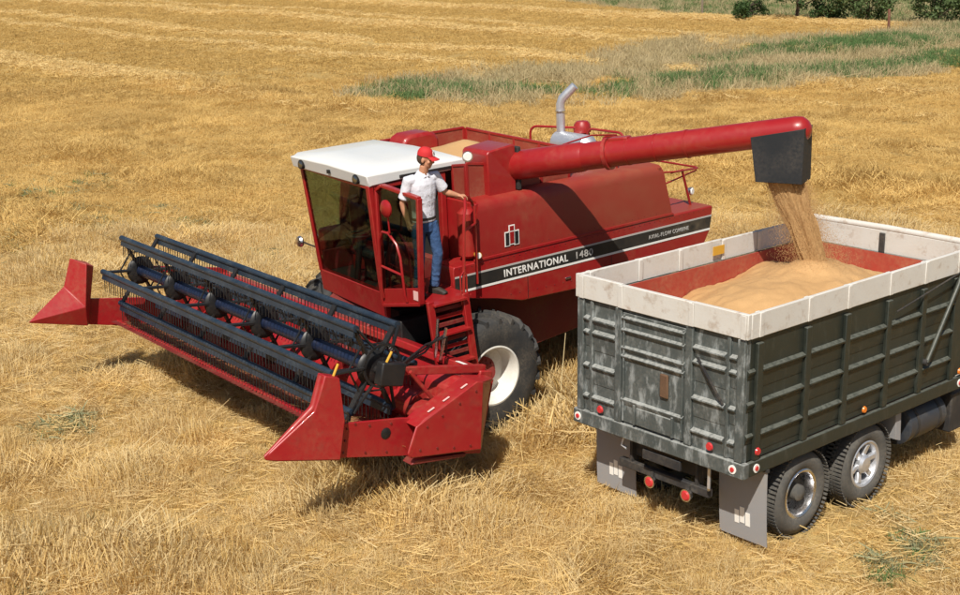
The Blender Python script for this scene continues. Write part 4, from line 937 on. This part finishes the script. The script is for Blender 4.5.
# tailgate with grain door
gate = empty('tailgate', trk)
MB().bx(-.022, -.001, .81, 1.735, 1.22, 2.52).build('gate_sheet', 'truck_green_rear', gate, .004)
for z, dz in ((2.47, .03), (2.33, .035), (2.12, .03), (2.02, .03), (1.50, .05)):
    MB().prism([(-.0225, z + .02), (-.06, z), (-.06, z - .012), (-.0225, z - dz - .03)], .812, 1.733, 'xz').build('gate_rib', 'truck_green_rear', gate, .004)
MB().bx(-.045, -.0225, .98, 1.50, 1.23, 1.44).build('grain_door', 'truck_green_rear', gate, .01)
for b0 in (.94, 1.505): MB().bx(-.065, -.0225, b0, b0 + .03, 1.23, 1.47).build('door_guide', 'truck_green_rear', gate, .006)
for b0 in (.83, 1.70): MB().tube([(-.04, b0, 1.24), (-.04, b0, 2.5)], .014, 8).build('hinge_rod', 'truck_green_rear', gate)
MB().bx(-.055, -.0225, 1.03, 1.15, 1.66, 1.94).build('rusty_latch', 'rust', gate, .02)
MB().beam((-.055, .62, 2.25), (-.05, .26, 1.80), .012, .03, (1, 0, 0)).build('chain_bar', 'chassis', gate)
# brace bar on the near side
MB().tube([(4.08, -.08, 2.55), (4.02, -.09, 2.45), (3.42, -.085, 1.58)], .028, 10).build('brace_bar', 'truck_green_side', trk)
MB().tube([(3.42, -.10, 1.58), (3.42, -.0, 1.58)], .04, 10).build('brace_pivot', 'chassis', trk)
MB().tube([(4.15, -.09, 2.62), (2.70, -.07, 2.36)], .010, 6).build('tie_wire', 'chassis', trk)
# reflectors
def reflector(p, d, r, ringed=True, mat='reflector_red'):
    p = Vector(p); d = Vector(d); e = empty('reflector', trk)
    if ringed: MB().tube([p, p + d * .008], r, 20).build('white_ring', 'decal_white', e)
    MB().tube([p + d * .0, p + d * .018], [r * (.62 if ringed else 1), r * (.5 if ringed else .8)], 16).build('lens', mat, e)
B = Vector((-1, 0, 0)); S_ = Vector((0, -1, 0))
reflector((-.051, 2.41, 1.11), B, .05); reflector((-.051, .10, 1.11), B, .05); reflector((.16, -.051, 1.11), S_, .05)
reflector((-.05, 2.05, 1.28), B, .048, False); reflector((-.05, .42, 1.28), B, .048, False); reflector((.17, -.051, 1.30), S_, .045, False)
reflector((2.19, -.038, 1.27), S_, .042, False, 'amber'); reflector((4.30, -.052, 1.11), S_, .05); reflector((4.28, -.05, 1.27), S_, .042, False, 'amber')
# chassis
ch = empty('chassis', trk)
for b0 in (.78, 1.58): MB().bx(.25, 7.4, b0, b0 + .08, .74, 1.035).build('frame_rail', 'chassis', ch, .008)
MB().bx(.20, .30, .70, 1.75, .74, 1.0).build('cross_member', 'chassis', ch, .01)
MB().bx(.12, .20, .55, 1.90, .58, .68).build('hitch_bar', 'chassis', ch, .01)
for b0 in (.72, 1.70): MB().bx(.13, .25, b0, b0 + .04, .62, 1.02).build('hitch_post', 'chassis', ch, .006)
MB().tube([(.10, .52, .98), (.06, .50, .97), (.06, .50, .74), (.10, .53, .70)], .02, 8).build('hose_hook', 'galvanised', ch)
MB().tube([(.08, 1.78, 1.0), (.06, 1.80, .88), (.06, 1.72, .86)], .018, 8).build('hose_hook', 'galvanised', ch)
MB().bx(-.01, .03, .86, 1.42, .84, .96).build('licence_bracket', 'chassis', ch, .008)
for b0 in (1.36, .82):
    e = empty('tail_light', trk)
    MB().tube([(.11, b0, .55), (.06, b0, .55), (.05, b0, .55)], [.06, .075, .075], 20).build('bezel', 'chrome', e); MB().tube([(.051, b0, .55), (.035, b0, .55)], [.062, .045], 18).build('lens', 'reflector_red', e)
    MB().bx(.09, .13, b0 - .02, b0 + .02, .55, .66).build('bracket', 'chassis', e)
# mud flaps with the maker's mark in white
def mud_flap(b0, b1, bend):
    e = empty('mud_flap', trk); m = MB(); n = 8; vs = []
    for s in (0, .012):
        for i in range(n + 1):
            z = 1.02 - (1.02 - .10) * i / n; a = .36 + bend * (i / n) ** 2 + s
            vs += [(a, b0, z), (a, b1, z)]
    fs = []; o = 2 * (n + 1)
    for i in range(n): fs += [[2 * i, 2 * i + 1, 2 * i + 3, 2 * i + 2], [o + 2 * i, o + 2 * i + 2, o + 2 * i + 3, o + 2 * i + 1], [2 * i, 2 * i + 2, o + 2 * i + 2, o + 2 * i], [2 * i + 1, o + 2 * i + 1, o + 2 * i + 3, 2 * i + 3]]
    fs += [[0, o, o + 1, 1], [2 * n, 2 * n + 1, o + 2 * n + 1, o + 2 * n]]
    m.add(vs, fs).build('rubber_sheet', 'flap', e)
    c = (b0 + b1) / 2
    for q, (db, z0, z1) in enumerate(((.075, .28, .44), (-.075, .28, .44), (0, .30, .49))):
        fa = lambda z: .36 + bend * ((1.02 - z) / .92) ** 2 - .004 - .001 * q
        MB().prism([(fa(z0), z0), (fa(z1), z1), (fa(z1) + .006, z1), (fa(z0) + .006, z0)], c + db - .03, c + db + .03).build('emblem_bar', 'decal_white', e)
    MB().bx(.345, .39, b0 - .01, b1 + .01, 1.0, 1.035).build('hanger', 'chassis', e)
mud_flap(-.05, .60, .05); mud_flap(1.86, 2.50, .03)
# wheels
def truck_wheel(loc, flip, spoke):
    e = empty('wheel', trk); e.location = loc
    if flip: e.rotation_euler = (0, 0, math.pi)
    rr = .275
    tyre_mesh(.525, rr, .25, 64, .010, 44, False).build('tyre', 'tyre_dusty', e)
    t2 = tyre_mesh(.525, rr, .25, 64, .010, 36, False).build('tyre', 'tyre_dusty', e); t2.location = (0, .31, 0)
    m = MB(); m.lathe([(rr + .02, .05), (rr + .025, .02), (rr + .005, .008), (rr - .02, .02), (rr - .035, .06), (rr - .04, .23), (rr - .02, .24)], (0, 0, 0), 'y', 36); m.build('rim', 'chrome' if not spoke else 'galvanised', e)
    if not spoke:
        m = MB(); m.lathe([(rr - .035, .20), (.19, .21), (.15, .17), (.10, .16), (.095, .03), (.07, .01), (.001, .0)], (0, 0, 0), 'y', 30); m.build('hub', 'tyre_dusty', e)
        for k in range(8):
            t = k * .785; MB().tube([(.17 * math.cos(t), .16, .17 * math.sin(t)), (.17 * math.cos(t), .20, .17 * math.sin(t))], .016, 6).build('wheel_nut', 'chassis', e)
    else:
        m = MB(); m.lathe([(rr - .035, .21), (.001, .21)], (0, 0, 0), 'y', 30); m.build('wheel_back', 'black', e)
        m = MB(); m.lathe([(.11, .15), (.115, .03), (.085, .0), (.001, -.01)], (0, 0, 0), 'y', 26); m.build('hub', 'galvanised', e)
        for k in range(6):
            t = k * math.pi / 3 + .2; MB().beam((.09 * math.cos(t), .09, .09 * math.sin(t)), (.245 * math.cos(t), .055, .245 * math.sin(t)), .075, .06, (0, 1, 0)).build('spoke', 'galvanised', e, .015)
    return e
for a, spoke in ((1.13, False), (2.41, True)):
    truck_wheel((a, .02, .505), False, spoke); truck_wheel((a, TW - .02, .505), True, spoke)
    MB().tube([(a, .3, .505), (a, 2.14, .505)], .07, 12).build('axle', 'chassis', trk)
    MB().sphere((a, 1.22, .52), (.2, .2, .19)).build('differential', 'chassis', trk)
for s, b0 in ((0, .68), (1, 1.72)): MB().beam((1.0, b0, .66), (2.55, b0, .66), .09, .09).build('leaf_spring', 'chassis', trk, .01)
# front fender flap, fuel tank and step ahead of the bogie
MB().prism([(2.98, 1.03), (3.10, 1.03), (3.13, .62), (3.02, .66)], .02, .5).build('fender_flap', 'flap', trk, .004)
MB().tube([(3.36, .28, .70), (3.38, .28, .70), (4.18, .28, .70), (4.20, .28, .70)], [.22, .26, .26, .22], 22).build('fuel_tank', 'blue_tank', trk)
for a in (3.52, 4.02): MB().tube([(a, .28, .70), (a + .05, .28, .70)], .266, 22).build('tank_strap', 'chassis', trk)
MB().bx(4.28, 4.62, .02, .40, .42, .95).build('battery_box', 'chassis', trk, .02)
# cab ahead of the box, just beyond the frame
tc = empty('truck_cab', trk)
m = MB(); m.prism([(4.72, 1.0), (4.72, 2.20), (4.80, 2.34), (5.6, 2.36), (6.05, 1.72), (6.15, 1.55), (6.15, .85), (5.0, .85)], .32, 2.12); m.build('cab_shell', 'truck_white', tc, .05)
m = MB(); m.prism([(6.152, .85), (6.152, 1.55), (7.5, 1.45), (7.62, 1.35), (7.62, .75), (6.3, .75)], .52, 1.92); m.build('bonnet', 'truck_white', tc, .06)
for b0 in (.315, 2.117): MB().prism([(4.95, 1.68), (4.95, 2.22), (5.52, 2.24), (5.85, 1.72)], b0, b0 + .008).build('side_window', 'black', tc)
MB().add([(5.66, .45, 2.285), (5.66, 1.99, 2.285), (6.03, 1.99, 1.765), (6.03, .45, 1.765), (5.65, .45, 2.275), (5.65, 1.99, 2.275), (6.02, 1.99, 1.755), (6.02, .45, 1.755)], [(0, 1, 2, 3), (7, 6, 5, 4), (0, 4, 5, 1), (1, 5, 6, 2), (2, 6, 7, 3), (3, 7, 4, 0)]).build('windscreen', 'black', tc)
MB().bx(7.62, 7.74, .25, 2.19, .55, .75).build('bumper', 'chrome', tc, .02)
for b0 in (.15, 1.90):
    m = MB(); m.prism([(6.35, .62), (6.42, .95), (6.62, 1.12), (7.0, 1.12), (7.2, .95), (7.3, .62), (7.2, .62), (7.1, .9), (6.95, 1.04), (6.68, 1.04), (6.5, .9), (6.44, .62)], b0, b0 + .39); m.build('fender', 'truck_white', tc, .02)
for b0, fl_ in ((.15, False), (2.29, True)):
    e = empty('front_wheel', trk); e.location = (6.82, b0, .505)
    if fl_: e.rotation_euler = (0, 0, math.pi)
    tyre_mesh(.525, .275, .25, 44, .016, 44, False).build('tyre', 'tyre_dusty', e)
    MB().lathe([(.295, .05), (.28, .02), (.25, .05), (.24, .15), (.12, .10), (.10, .02), (.001, .0)], (0, 0, 0), 'y', 30).build('rim', 'white_paint', e)
MB().tube([(6.82, .3, .505), (6.82, 2.14, .505)], .06, 12).build('axle', 'chassis', trk)

# grain heap in the truck
SB = C_O + C_ROT @ (A1 + Vector((0, 0, .02)) + Ah * -.13 + Vector((0, 0, zb)))      # mouth of the spout, world
sb = T_ROT.transposed() @ (SB - T_O)
PK = Vector((3.04, 1.30, 2.66))
def heap_z(a, b):
    d = np.hypot(a - PK.x, (b - PK.y) * 1.1)
    z = PK.z - .31 * (np.sqrt(d * d + .06) - .245) + .16 * (fbm(a * 1.5, b * 1.5, 91, 3) - .5) + .07 * (fbm(a * 4 + b, b * 4, 95, 3) - .5)
    d2 = np.hypot(a - 1.5, b - 1.15); z = z + .20 * np.exp(-(d2 / .9) ** 2)
    z = z + .07 * np.exp(-(((a - PK.x + .12) / .22) ** 2 + ((b - PK.y + .08) / .30) ** 2)) - .05 * np.exp(-(np.hypot(a - PK.x, b - PK.y) / .12) ** 2)
    z = z + .025 * (fbm(a * 13, b * 13, 99, 2) - .5)
    return np.minimum(z, 2.74)
n1, n2 = 130, 74; ga = np.linspace(.072, TL - .072, n1); gb = np.linspace(.072, TW - .072, n2); GA, GB = np.meshgrid(ga, gb, indexing='ij'); GZ = heap_z(GA, GB)
vs = np.stack([GA, GB, GZ], -1).reshape(-1, 3).tolist(); fs = [[i * n2 + k, i * n2 + k + 1, (i + 1) * n2 + k + 1, (i + 1) * n2 + k] for i in range(n1 - 1) for k in range(n2 - 1)]
o = len(vs); rim_ = [(i, 0) for i in range(n1)] + [(n1 - 1, k) for k in range(1, n2)] + [(i, n2 - 1) for i in range(n1 - 2, -1, -1)] + [(0, k) for k in range(n2 - 2, 0, -1)]
vs += [(float(ga[i]), float(gb[k]), ZF + .004) for i, k in rim_]
nr = len(rim_)
for q in range(nr):
    i, k = rim_[q]; i2, k2 = rim_[(q + 1) % nr]; fs.append([i * n2 + k, o + q, o + (q + 1) % nr, i2 * n2 + k2])
fs.append([o + q for q in range(nr)])
hp = MB().add(vs, fs).build('grain_heap', 'grain', None, 0, 60); hp.location = T_O; hp.rotation_euler = (0, 0, T_YAW)
tag(hp, 'mound of tan grain filling the truck box under the spout', 'grain')
# falling grain: thousands of kernels thrown along the fall, thick in the middle
path = []
for i in range(15):
    t = i / 14; p_ = sb.lerp(Vector((PK.x, PK.y, 2.58)), t); p_.z = sb.z + .04 + (2.56 - sb.z - .04) * (t ** 1.25 * .7 + t * .3); path.append(p_)
Ahl = T_ROT.transposed() @ (C_ROT @ Ah); Asl = Vector((-Ahl.y, Ahl.x, 0)); gm = MB(); rd = random.Random(5)
nsx, nr_ = 60, 15
for i, p_ in enumerate(path):          # ragged core of the falling curtain
    t = i / 14
    for k in range(nsx):
        th = 2 * math.pi * k / nsx; rg = .55 + .75 * float(fbm(np.array(k * .35), np.array(i * .22 + 5), 13, 3)) * (1 if 0 < k < nsx - 3 else .8)
        q = p_ + Ahl * (.235 - .06 * t + .02 * math.sin(6 * t)) * math.cos(th) * rg + Asl * (.105 + .02 * t) * math.sin(th) * rg
        gm.v.append((q.x, q.y, q.z - (0 if i else .02)))
for i in range(nr_ - 1):
    for k in range(nsx): gm.f.append([i * nsx + k, i * nsx + (k + 1) % nsx, (i + 1) * nsx + (k + 1) % nsx, (i + 1) * nsx + k])
nk = 34000; ts = rng.random(nk); pw = np.array([list(q) for q in path]); ii = np.clip((ts * 14).astype(int), 0, 13); ff = (ts * 14 - ii)[:, None]
cc = pw[ii] * (1 - ff) + pw[ii + 1] * ff + rng.normal(0, 1, (nk, 3)) * np.stack([.05 + .13 * ts, .05 + .13 * ts, .03 * ts], -1) + (rng.uniform(-.24, .24, nk) * (1 - .3 * ts))[:, None] * np.array(Ahl)
sz = rng.uniform(.0016, .0032, nk); vv_, ff_ = [], []
for c, s in zip(cc.tolist(), sz.tolist()):
    o = len(vv_); vv_ += [(c[0] + s, c[1], c[2]), (c[0] - s, c[1], c[2]), (c[0], c[1] + s, c[2]), (c[0], c[1] - s, c[2]), (c[0], c[1], c[2] + 2.4 * s), (c[0], c[1], c[2] - 2.4 * s)]
    ff_ += [(o, o + 2, o + 4), (o + 2, o + 1, o + 4), (o + 1, o + 3, o + 4), (o + 3, o, o + 4), (o + 2, o, o + 5), (o + 1, o + 2, o + 5), (o + 3, o + 1, o + 5), (o, o + 3, o + 5)]
gm.add(vv_, ff_); gs = gm.build('grain_stream', 'falling_grain', None, 0, 0); gs.location = T_O; gs.rotation_euler = (0, 0, T_YAW)
tag(gs, 'stream of tan grain pouring from the black spout into the truck', 'grain', kind='stuff')

# ================================================================== PERSON on the platform
def fuse(parts, voxel, smooth=4):
    """one continuous skin from overlapping lofts"""
    m = MB()
    for q in parts: m.v, m.f = m.v + q.v, m.f + [[i + len(m.v) for i in f] for f in q.f]
    me = bpy.data.meshes.new('tmp'); me.from_pydata(m.v, [], m.f)
    bm = bmesh.new(); bm.from_mesh(me); bmesh.ops.recalc_face_normals(bm, faces=bm.faces); bm.to_mesh(me); bm.free()
    t = bpy.data.objects.new('tmp', me); scn.collection.objects.link(t)
    r = t.modifiers.new('r', 'REMESH'); r.mode = 'VOXEL'; r.voxel_size = voxel; r.use_smooth_shade = True
    if smooth: s = t.modifiers.new('s', 'SMOOTH'); s.iterations = smooth; s.factor = .5
    out = bpy.data.meshes.new_from_object(t.evaluated_get(bpy.context.evaluated_depsgraph_get()))
    bpy.data.objects.remove(t); out.polygons.foreach_set('use_smooth', [True] * len(out.polygons)); return out
man = empty('person'); man.location = cw(-.865, .30, PZ); man.rotation_euler = (R(2), R(-2.5), R(36)); man.scale = (1.02, 1.03, 1.06)
tag(man, 'person in red cap, white shirt and blue jeans standing on the combine platform', 'person')
# local frame: faces -Y, own left is +X
def L_(*r): return MB().loft(list(r), 14)
def limb(pts, n=12):
    m = MB(); m.tube([p[:3] for p in pts], [p[3] for p in pts], n); return m
HX, HY, HZ = .03, -.05, 1.70           # head centre
sh_l, el_l, wr_l = Vector((.185, .0, 1.46)), Vector((.315, -.04, 1.245)), Vector((.47, -.10, 1.19))
sh_r, el_r, wr_r = Vector((-.185, .02, 1.46)), Vector((-.25, .09, 1.17)), Vector((-.20, .06, .93))
hip_l, kn_l, an_l = Vector((.09, 0, .93)), Vector((.125, -.10, .52)), Vector((.10, -.03, .09))
hip_r, kn_r, an_r = Vector((-.09, .01, .93)), Vector((-.10, -.02, .50)), Vector((-.10, .05, .09))
body = []
body.append(L_((0, 0, .85, .15, .10), (0, 0, 1.0, .145, .10), (0, .0, 1.2, .155, .105), (0, .0, 1.38, .175, .10), (0, .0, 1.46, .15, .08), (.0, -.0, 1.52, .07, .06)))
body.append(limb([(0, .0, 1.46, .062), (.01, -.02, 1.54, .058), (.02, -.035, 1.62, .06)]))
hd = Matrix.Rotation(R(38), 3, 'Z') @ Matrix.Rotation(R(10), 3, 'X')
def hp_(x, y, z): q = hd @ Vector((x, y, z)); return (HX + q.x, HY + q.y, HZ + q.z)
hm = MB(); hm.sphere((0, .012, .03), (.076, .094, .095), 20, 14); hm.sphere((0, -.025, -.045), (.060, .066, .068), 18, 12); hm.sphere((0, -.055, -.088), (.030, .028, .022)); hm.sphere((.0, -.088, .018), (.045, .018, .02))
hm.loft([(0, -.082, .028, .010, .008), (0, -.098, .0, .013, .012), (0, -.110, -.022, .016, .014), (0, -.092, -.032, .014, .01)], 10)
hm.sphere((0, -.082, -.052), (.022, .012, .006)); hm.sphere((0, -.080, -.064), (.020, .012, .006))
for s in (-1, 1): hm.sphere((s * .078, .012, -.008), (.012, .022, .032)); hm.sphere((s * .05, -.06, -.02), (.022, .02, .022))
hm.v = [hp_(*q) for q in hm.v]; body.append(hm)
for s0, e0, w0 in ((sh_l, el_l, wr_l), (sh_r, el_r, wr_r)):
    mid = e0.lerp(w0, .3)
    body.append(limb([(*s0, .052), (*s0.lerp(e0, .5), .048), (*e0, .041), (*mid, .043), (*e0.lerp(w0, .7), .034), (*w0, .027)]))
def hand(w0, d, palm_n, thumb_side, curl):
    """palm, four fingers of unequal length and a thumb off the side"""
    d = Vector(d).normalized(); pn = Vector(palm_n); pn = (pn - d * pn.dot(d)).normalized(); sd = d.cross(pn)
    out = []; c = w0 + d * .045
    pm = MB(); pm.box(c, (.095, .078, .028), Matrix((d, sd, pn)).transposed()); out.append(pm)
    out.append(limb([(*w0, .026), (*(w0 + d * .02), .027)]))
    for k, (off, ln) in enumerate(((-.030, .070), (-.010, .080), (.010, .074), (.030, .058))):
        p0 = w0 + d * .085 + sd * off; a1 = curl * .8; a2 = curl * 1.9
        d1 = d * math.cos(a1) + pn * math.sin(a1); d2 = d * math.cos(a2) + pn * math.sin(a2); p1 = p0 + d1 * ln * .5; p2 = p1 + d2 * ln * .5
        out.append(limb([(*p0, .0098), (*p1, .009), (*p2, .0075)], 8))
    t0 = w0 + d * .025 + sd * (.034 * thumb_side); t1 = t0 + (d * .6 + sd * thumb_side * .6 + pn * .45).normalized() * .04; t2 = t1 + (d * .7 + pn * .8).normalized() * .032
    out.append(limb([(*t0, .013), (*t1, .0105), (*t2, .009)], 8)); return out
body += hand(wr_l, (.92, -.30, -.12), (0, 0, -1), -1, .8)
body += hand(wr_r, (.1, -.3, -1), (1, 0, 0), 1, .6)
for h0, k0, a0 in ((hip_l, kn_l, an_l), (hip_r, kn_r, an_r)): body.append(limb([(*h0, .075), (*k0, .05), (*k0.lerp(a0, .3), .05), (*a0, .035)]))
me = fuse(body, .0075, 3); me.materials.append(MATS['skin']); link('body', me, man)
for s in (-1, 1):
    m = MB(); m.sphere((s * .032, -.079, .006), (.012, .008, .006)); m.v = [hp_(*q) for q in m.v]; m.build('eye', 'eye_dark', man)
    m = MB(); m.sphere((s * .032, -.086, .022), (.018, .007, .004)); m.v = [hp_(*q) for q in m.v]; m.build('eyebrow', 'hair', man)
# shirt: torso, collar, short sleeves
st = [L_((0, .0, .93, .165, .118), (0, .0, 1.0, .162, .116), (0, .005, 1.12, .168, .118), (0, .0, 1.28, .185, .125), (0, .0, 1.40, .195, .118), (0, .0, 1.47, .165, .09), (0, .0, 1.52, .085, .07), (.005, -.005, 1.545, .070, .066))]
for s0, e0 in ((sh_l, el_l), (sh_r, el_r)): st.append(limb([(*(s0 + Vector((-.06 if s0.x > 0 else .06, 0, -.01))), .075), (*(s0 + Vector((.01 if s0.x > 0 else -.01, 0, 0))), .074), (*s0.lerp(e0, .5), .072), (*s0.lerp(e0, .80), .076)]))
for k in range(3):      # soft folds across the waist and sides
    a = rd.uniform(-.8, .8); z = rd.uniform(.96, 1.25); st.append(limb([(-.13 + .05 * a, -.095, z, .010), (0 + .05 * a, -.112, z + .12 * a, .012), (.13, -.085, z + .2 * a, .008)], 8))
me = fuse(st, .009, 4); me.materials.append(MATS['shirt']); link('shirt', me, man)
for s in (-1, 1):
    m = MB(); m.box((.01 + s * .042, -.066, 1.505), (.062, .012, .062), (R(-32), R(s * 32), R(s * 22))); m.build('collar', 'shirt', man, .004)
m = MB()
for k in range(4): m.sphere((.0, -.128 + .012 * (k > 2), 1.06 + .11 * k), (.006, .004, .006), 8, 6)
m.build('buttons', 'decal_grey', man)
jn = [L_((0, 0, .80, .165, .115), (0, .005, .88, .170, .122), (0, .005, .955, .158, .112), (0, .0, .985, .155, .110))]
for h0, k0, a0 in ((hip_l, kn_l, an_l), (hip_r, kn_r, an_r)):
    jn.append(limb([(*(h0 + Vector((0, 0, -.03))), .098), (*h0.lerp(k0, .35), .092), (*h0.lerp(k0, .75), .076), (*k0, .068), (*k0.lerp(a0, .25), .066), (*k0.lerp(a0, .6), .062), (*k0.lerp(a0, .98), .066)]))
    for z in (.06, .14): q = k0.lerp(a0, .9 - z * 2); jn.append(limb([(q.x - .06, q.y - .03, q.z, .012), (q.x, q.y - .065, q.z - .01, .014), (q.x + .06, q.y - .02, q.z + .015, .012)], 8))
me = fuse(jn, .010, 4); me.materials.append(MATS['jeans']); link('jeans', me, man)
m = MB(); m.lathe([(1.0, .0), (1.04, .004), (1.04, .034), (1.0, .038)], (0, 0, .955), 'z', 30); m.v = [(x_ * .158, y_ * .113, z_) for x_, y_, z_ in m.v]; m.build('belt', 'boots', man)
for a0, yaw_ in ((an_l, 18), (an_r, -8)):
    b0 = []; r_ = Matrix.Rotation(R(yaw_), 3, 'Z')
    q = MB(); q.loft([(0, .075, .045, .036, .038), (0, .02, .05, .042, .045), (0, -.07, .045, .048, .038), (0, -.15, .034, .046, .028), (0, -.195, .026, .03, .018)], 12); q.tube([(0, .03, .04), (0, .01, .17)], .047, 12); q.box((0, -.05, .011), (.086, .26, .022))
    q.v = [tuple(r_ @ Vector(t) + Vector((a0.x, a0.y, 0))) for t in q.v]; b0.append(q)
    me = fuse(b0, .008, 2); me.materials.append(MATS['boots']); link('boot', me, man)
# hair and cap
m = MB(); m.sphere((0, .026, .012), (.080, .088, .088), 20, 14); m.v = [hp_(*q) for q in m.v if True]
hr = MB(); hr.sphere((0, .030, .008), (.079, .086, .086), 22, 16)
keep = [i for i, q in enumerate(hr.v)]; hr.f = [f for f in hr.f if all(hr.v[i][1] > -.025 for i in f)]
hr.v = [hp_(*q) for q in hr.v]; hr.build('hair', 'hair', man)
cp = MB(); prof = [(.001, .148), (.04, .144), (.072, .122), (.090, .085), (.094, .045), (.090, .042)]
cp.lathe(prof, (0, .0, .0), 'z', 26); cp.v = [hp_(q[0] * .95, q[1] * 1.10 + .012, q[2]) for q in cp.v]
capo = cp.build('cap', 'cap_red', man)
br = MB(); vs = []; n = 12
for zz in (0, -.008):
    for i in range(n + 1):
        t = -1.15 + 2.3 * i / n; vs.append((.086 * math.sin(t), -.02 - .070 * math.cos(t), .050 + zz)); vs.append((.082 * math.sin(t), -.062 - .115 * math.cos(t), .034 - .022 * math.sin(t) ** 2 + zz))
o = 2 * (n + 1); fs = []
for i in range(n): fs += [[2 * i, 2 * i + 1, 2 * i + 3, 2 * i + 2], [o + 2 * i, o + 2 * i + 2, o + 2 * i + 3, o + 2 * i + 1], [2 * i + 1, o + 2 * i + 1, o + 2 * i + 3, 2 * i + 3], [2 * i, 2 * i + 2, o + 2 * i + 2, o + 2 * i]]
fs += [[0, o, o + 1, 1], [2 * n, 2 * n + 1, o + 2 * n + 1, o + 2 * n]]
br.add([hp_(*q) for q in vs], fs).build('peak', 'cap_red', man)
m = MB(); m.box((0, -.094, .088), (.052, .006, .050), (R(-18), 0, 0)); m.v = [hp_(*q) for q in m.v]; m.build('cap_patch', 'decal_white', man)
for s in (-1, 1): m = MB(); m.box((s * .012, -.0985, .086), (.010, .004, .03), (R(-18), 0, 0)); m.v = [hp_(*q) for q in m.v]; m.build('cap_emblem', 'black', man)

# ================================================================== TREES AND FENCE POSTS
def tree(name, x, y, h, w, trunk_h, mat, label, seed, stems=1, nclump=46, nleaf=95, leaf=.15):
    r = random.Random(seed); e = empty(name); e.location = (x, y, float(tz(x, y)) - .05); tag(e, label, 'tree' if 'tree' in name else 'bush')
    tr = MB(); tips = []
    for s in range(stems):
        a = r.random() * 6.28; b = Vector((.25 * math.cos(a) * (stems > 1), .25 * math.sin(a) * (stems > 1), 0)); pts = [b]; rad = [.16 if stems == 1 else .08]
        for k in range(1, 5):
            pts.append(pts[-1] + Vector((r.uniform(-.12, .12) + b.x * .3, r.uniform(-.12, .12) + b.y * .3, h * .17))); rad.append(rad[0] * (1 - .2 * k))
        tr.tube(pts, rad, 8); 
        for k in range(7):
            p = pts[r.randint(1, 4)]; a = r.random() * 6.28; q = p + Vector((math.cos(a) * w * .36, math.sin(a) * w * .36, h * r.uniform(.05, .28))); tr.tube([p, p.lerp(q, .5) + Vector((0, 0, .1)), q], [.05, .03, .012], 6)
    tr.build('trunk', 'bark', e)
    vs = []; fs = []; g = np.random.default_rng(seed)
    zc = trunk_h + (h - trunk_h) * .5
    for c in range(nclump):
        while True:
            q = g.uniform(-1, 1, 3)
            if .15 < np.dot(q, q) < 1: break
        cx_, cy_, cz_ = q[0] * w * .46, q[1] * w * .46, zc + q[2] * (h - trunk_h) * .46
        rad = w * g.uniform(.07, .15)
        for l in range(nleaf):
            d = g.normal(0, 1, 3); d /= np.linalg.norm(d); p = np.array([cx_, cy_, cz_]) + d * rad * g.random() ** .4
            n_ = d + g.normal(0, .6, 3); n_ /= np.linalg.norm(n_); t = np.cross(n_, g.normal(0, 1, 3)); t /= np.linalg.norm(t); b = np.cross(n_, t); s = leaf * g.uniform(.5, 1.1)
            o = len(vs); vs += [tuple(p - t * s), tuple(p + b * s * .5), tuple(p + t * s), tuple(p - b * s * .5)]; fs.append((o, o + 1, o + 2, o + 3))
    me = bpy.data.meshes.new('crown'); me.from_pydata(vs, [], fs); me.materials.append(MATS[mat]); link('crown', me, e)
tree('fence_tree', 23.8, 102.0, 5.2, 5.6, .7, 'leaf', 'dark green tree with a visible trunk, leftmost by the fence line', 1, 1)
tree('fence_bush', 28.0, 99.5, 4.2, 5.6, .1, 'leaf_light', 'rounded light green bush between the dark tree and the right bush', 2, 3)
tree('fence_bush', 32.3, 96.6, 4.2, 5.4, .1, 'leaf_light', 'green bush right of the rusty red post', 3, 3)
tree('fence_bush', 37.6, 104.0, 3.4, 4.6, .1, 'leaf', 'dark green bush cut by the right edge at the top', 4, 2)
tree('fence_bush', 20.9, 104.4, 1.4, 3.0, .0, 'leaf', 'low dark shrub left of the dark tree', 5, 2, 26, 70, .12)
tree('fence_bush', 26.0, 102.0, 1.5, 3.2, .0, 'leaf', 'low dark shrub between the dark tree and the rounded bush', 6, 2, 26, 70, .12)
def fpost(x, y, h, r, mat, label):
    e = empty('fence_post'); e.location = (x, y, float(tz(x, y)) - .1); e.rotation_euler = (R(random.uniform(-2, 2)), R(random.uniform(-3, 3)), 0); tag(e, label, 'post', 'posts along the field edge')
    MB().tube([(0, 0, 0), (0, 0, h * .5), (.01, 0, h - .04), (.01, 0, h)], [r * 1.1, r, r * .95, r * .7], 9).build('shaft', mat, e)
    for z in (.4, .75): MB().tube([(0, -r - .01, h * z), (0, r + .01, h * z)], .012, 5).build('wire_staple', 'galvanised', e)
fpost(18.3, 111, 2.0, .09, 'wood_post', 'grey weathered post left of the trees')
fpost(27.6, 91.6, 1.75, .09, 'post_red', 'rusty red post in front of the bushes')
fpost(25.6, 102.6, 1.5, .06, 'wood_post', 'thin dark post just right of the dark tree')
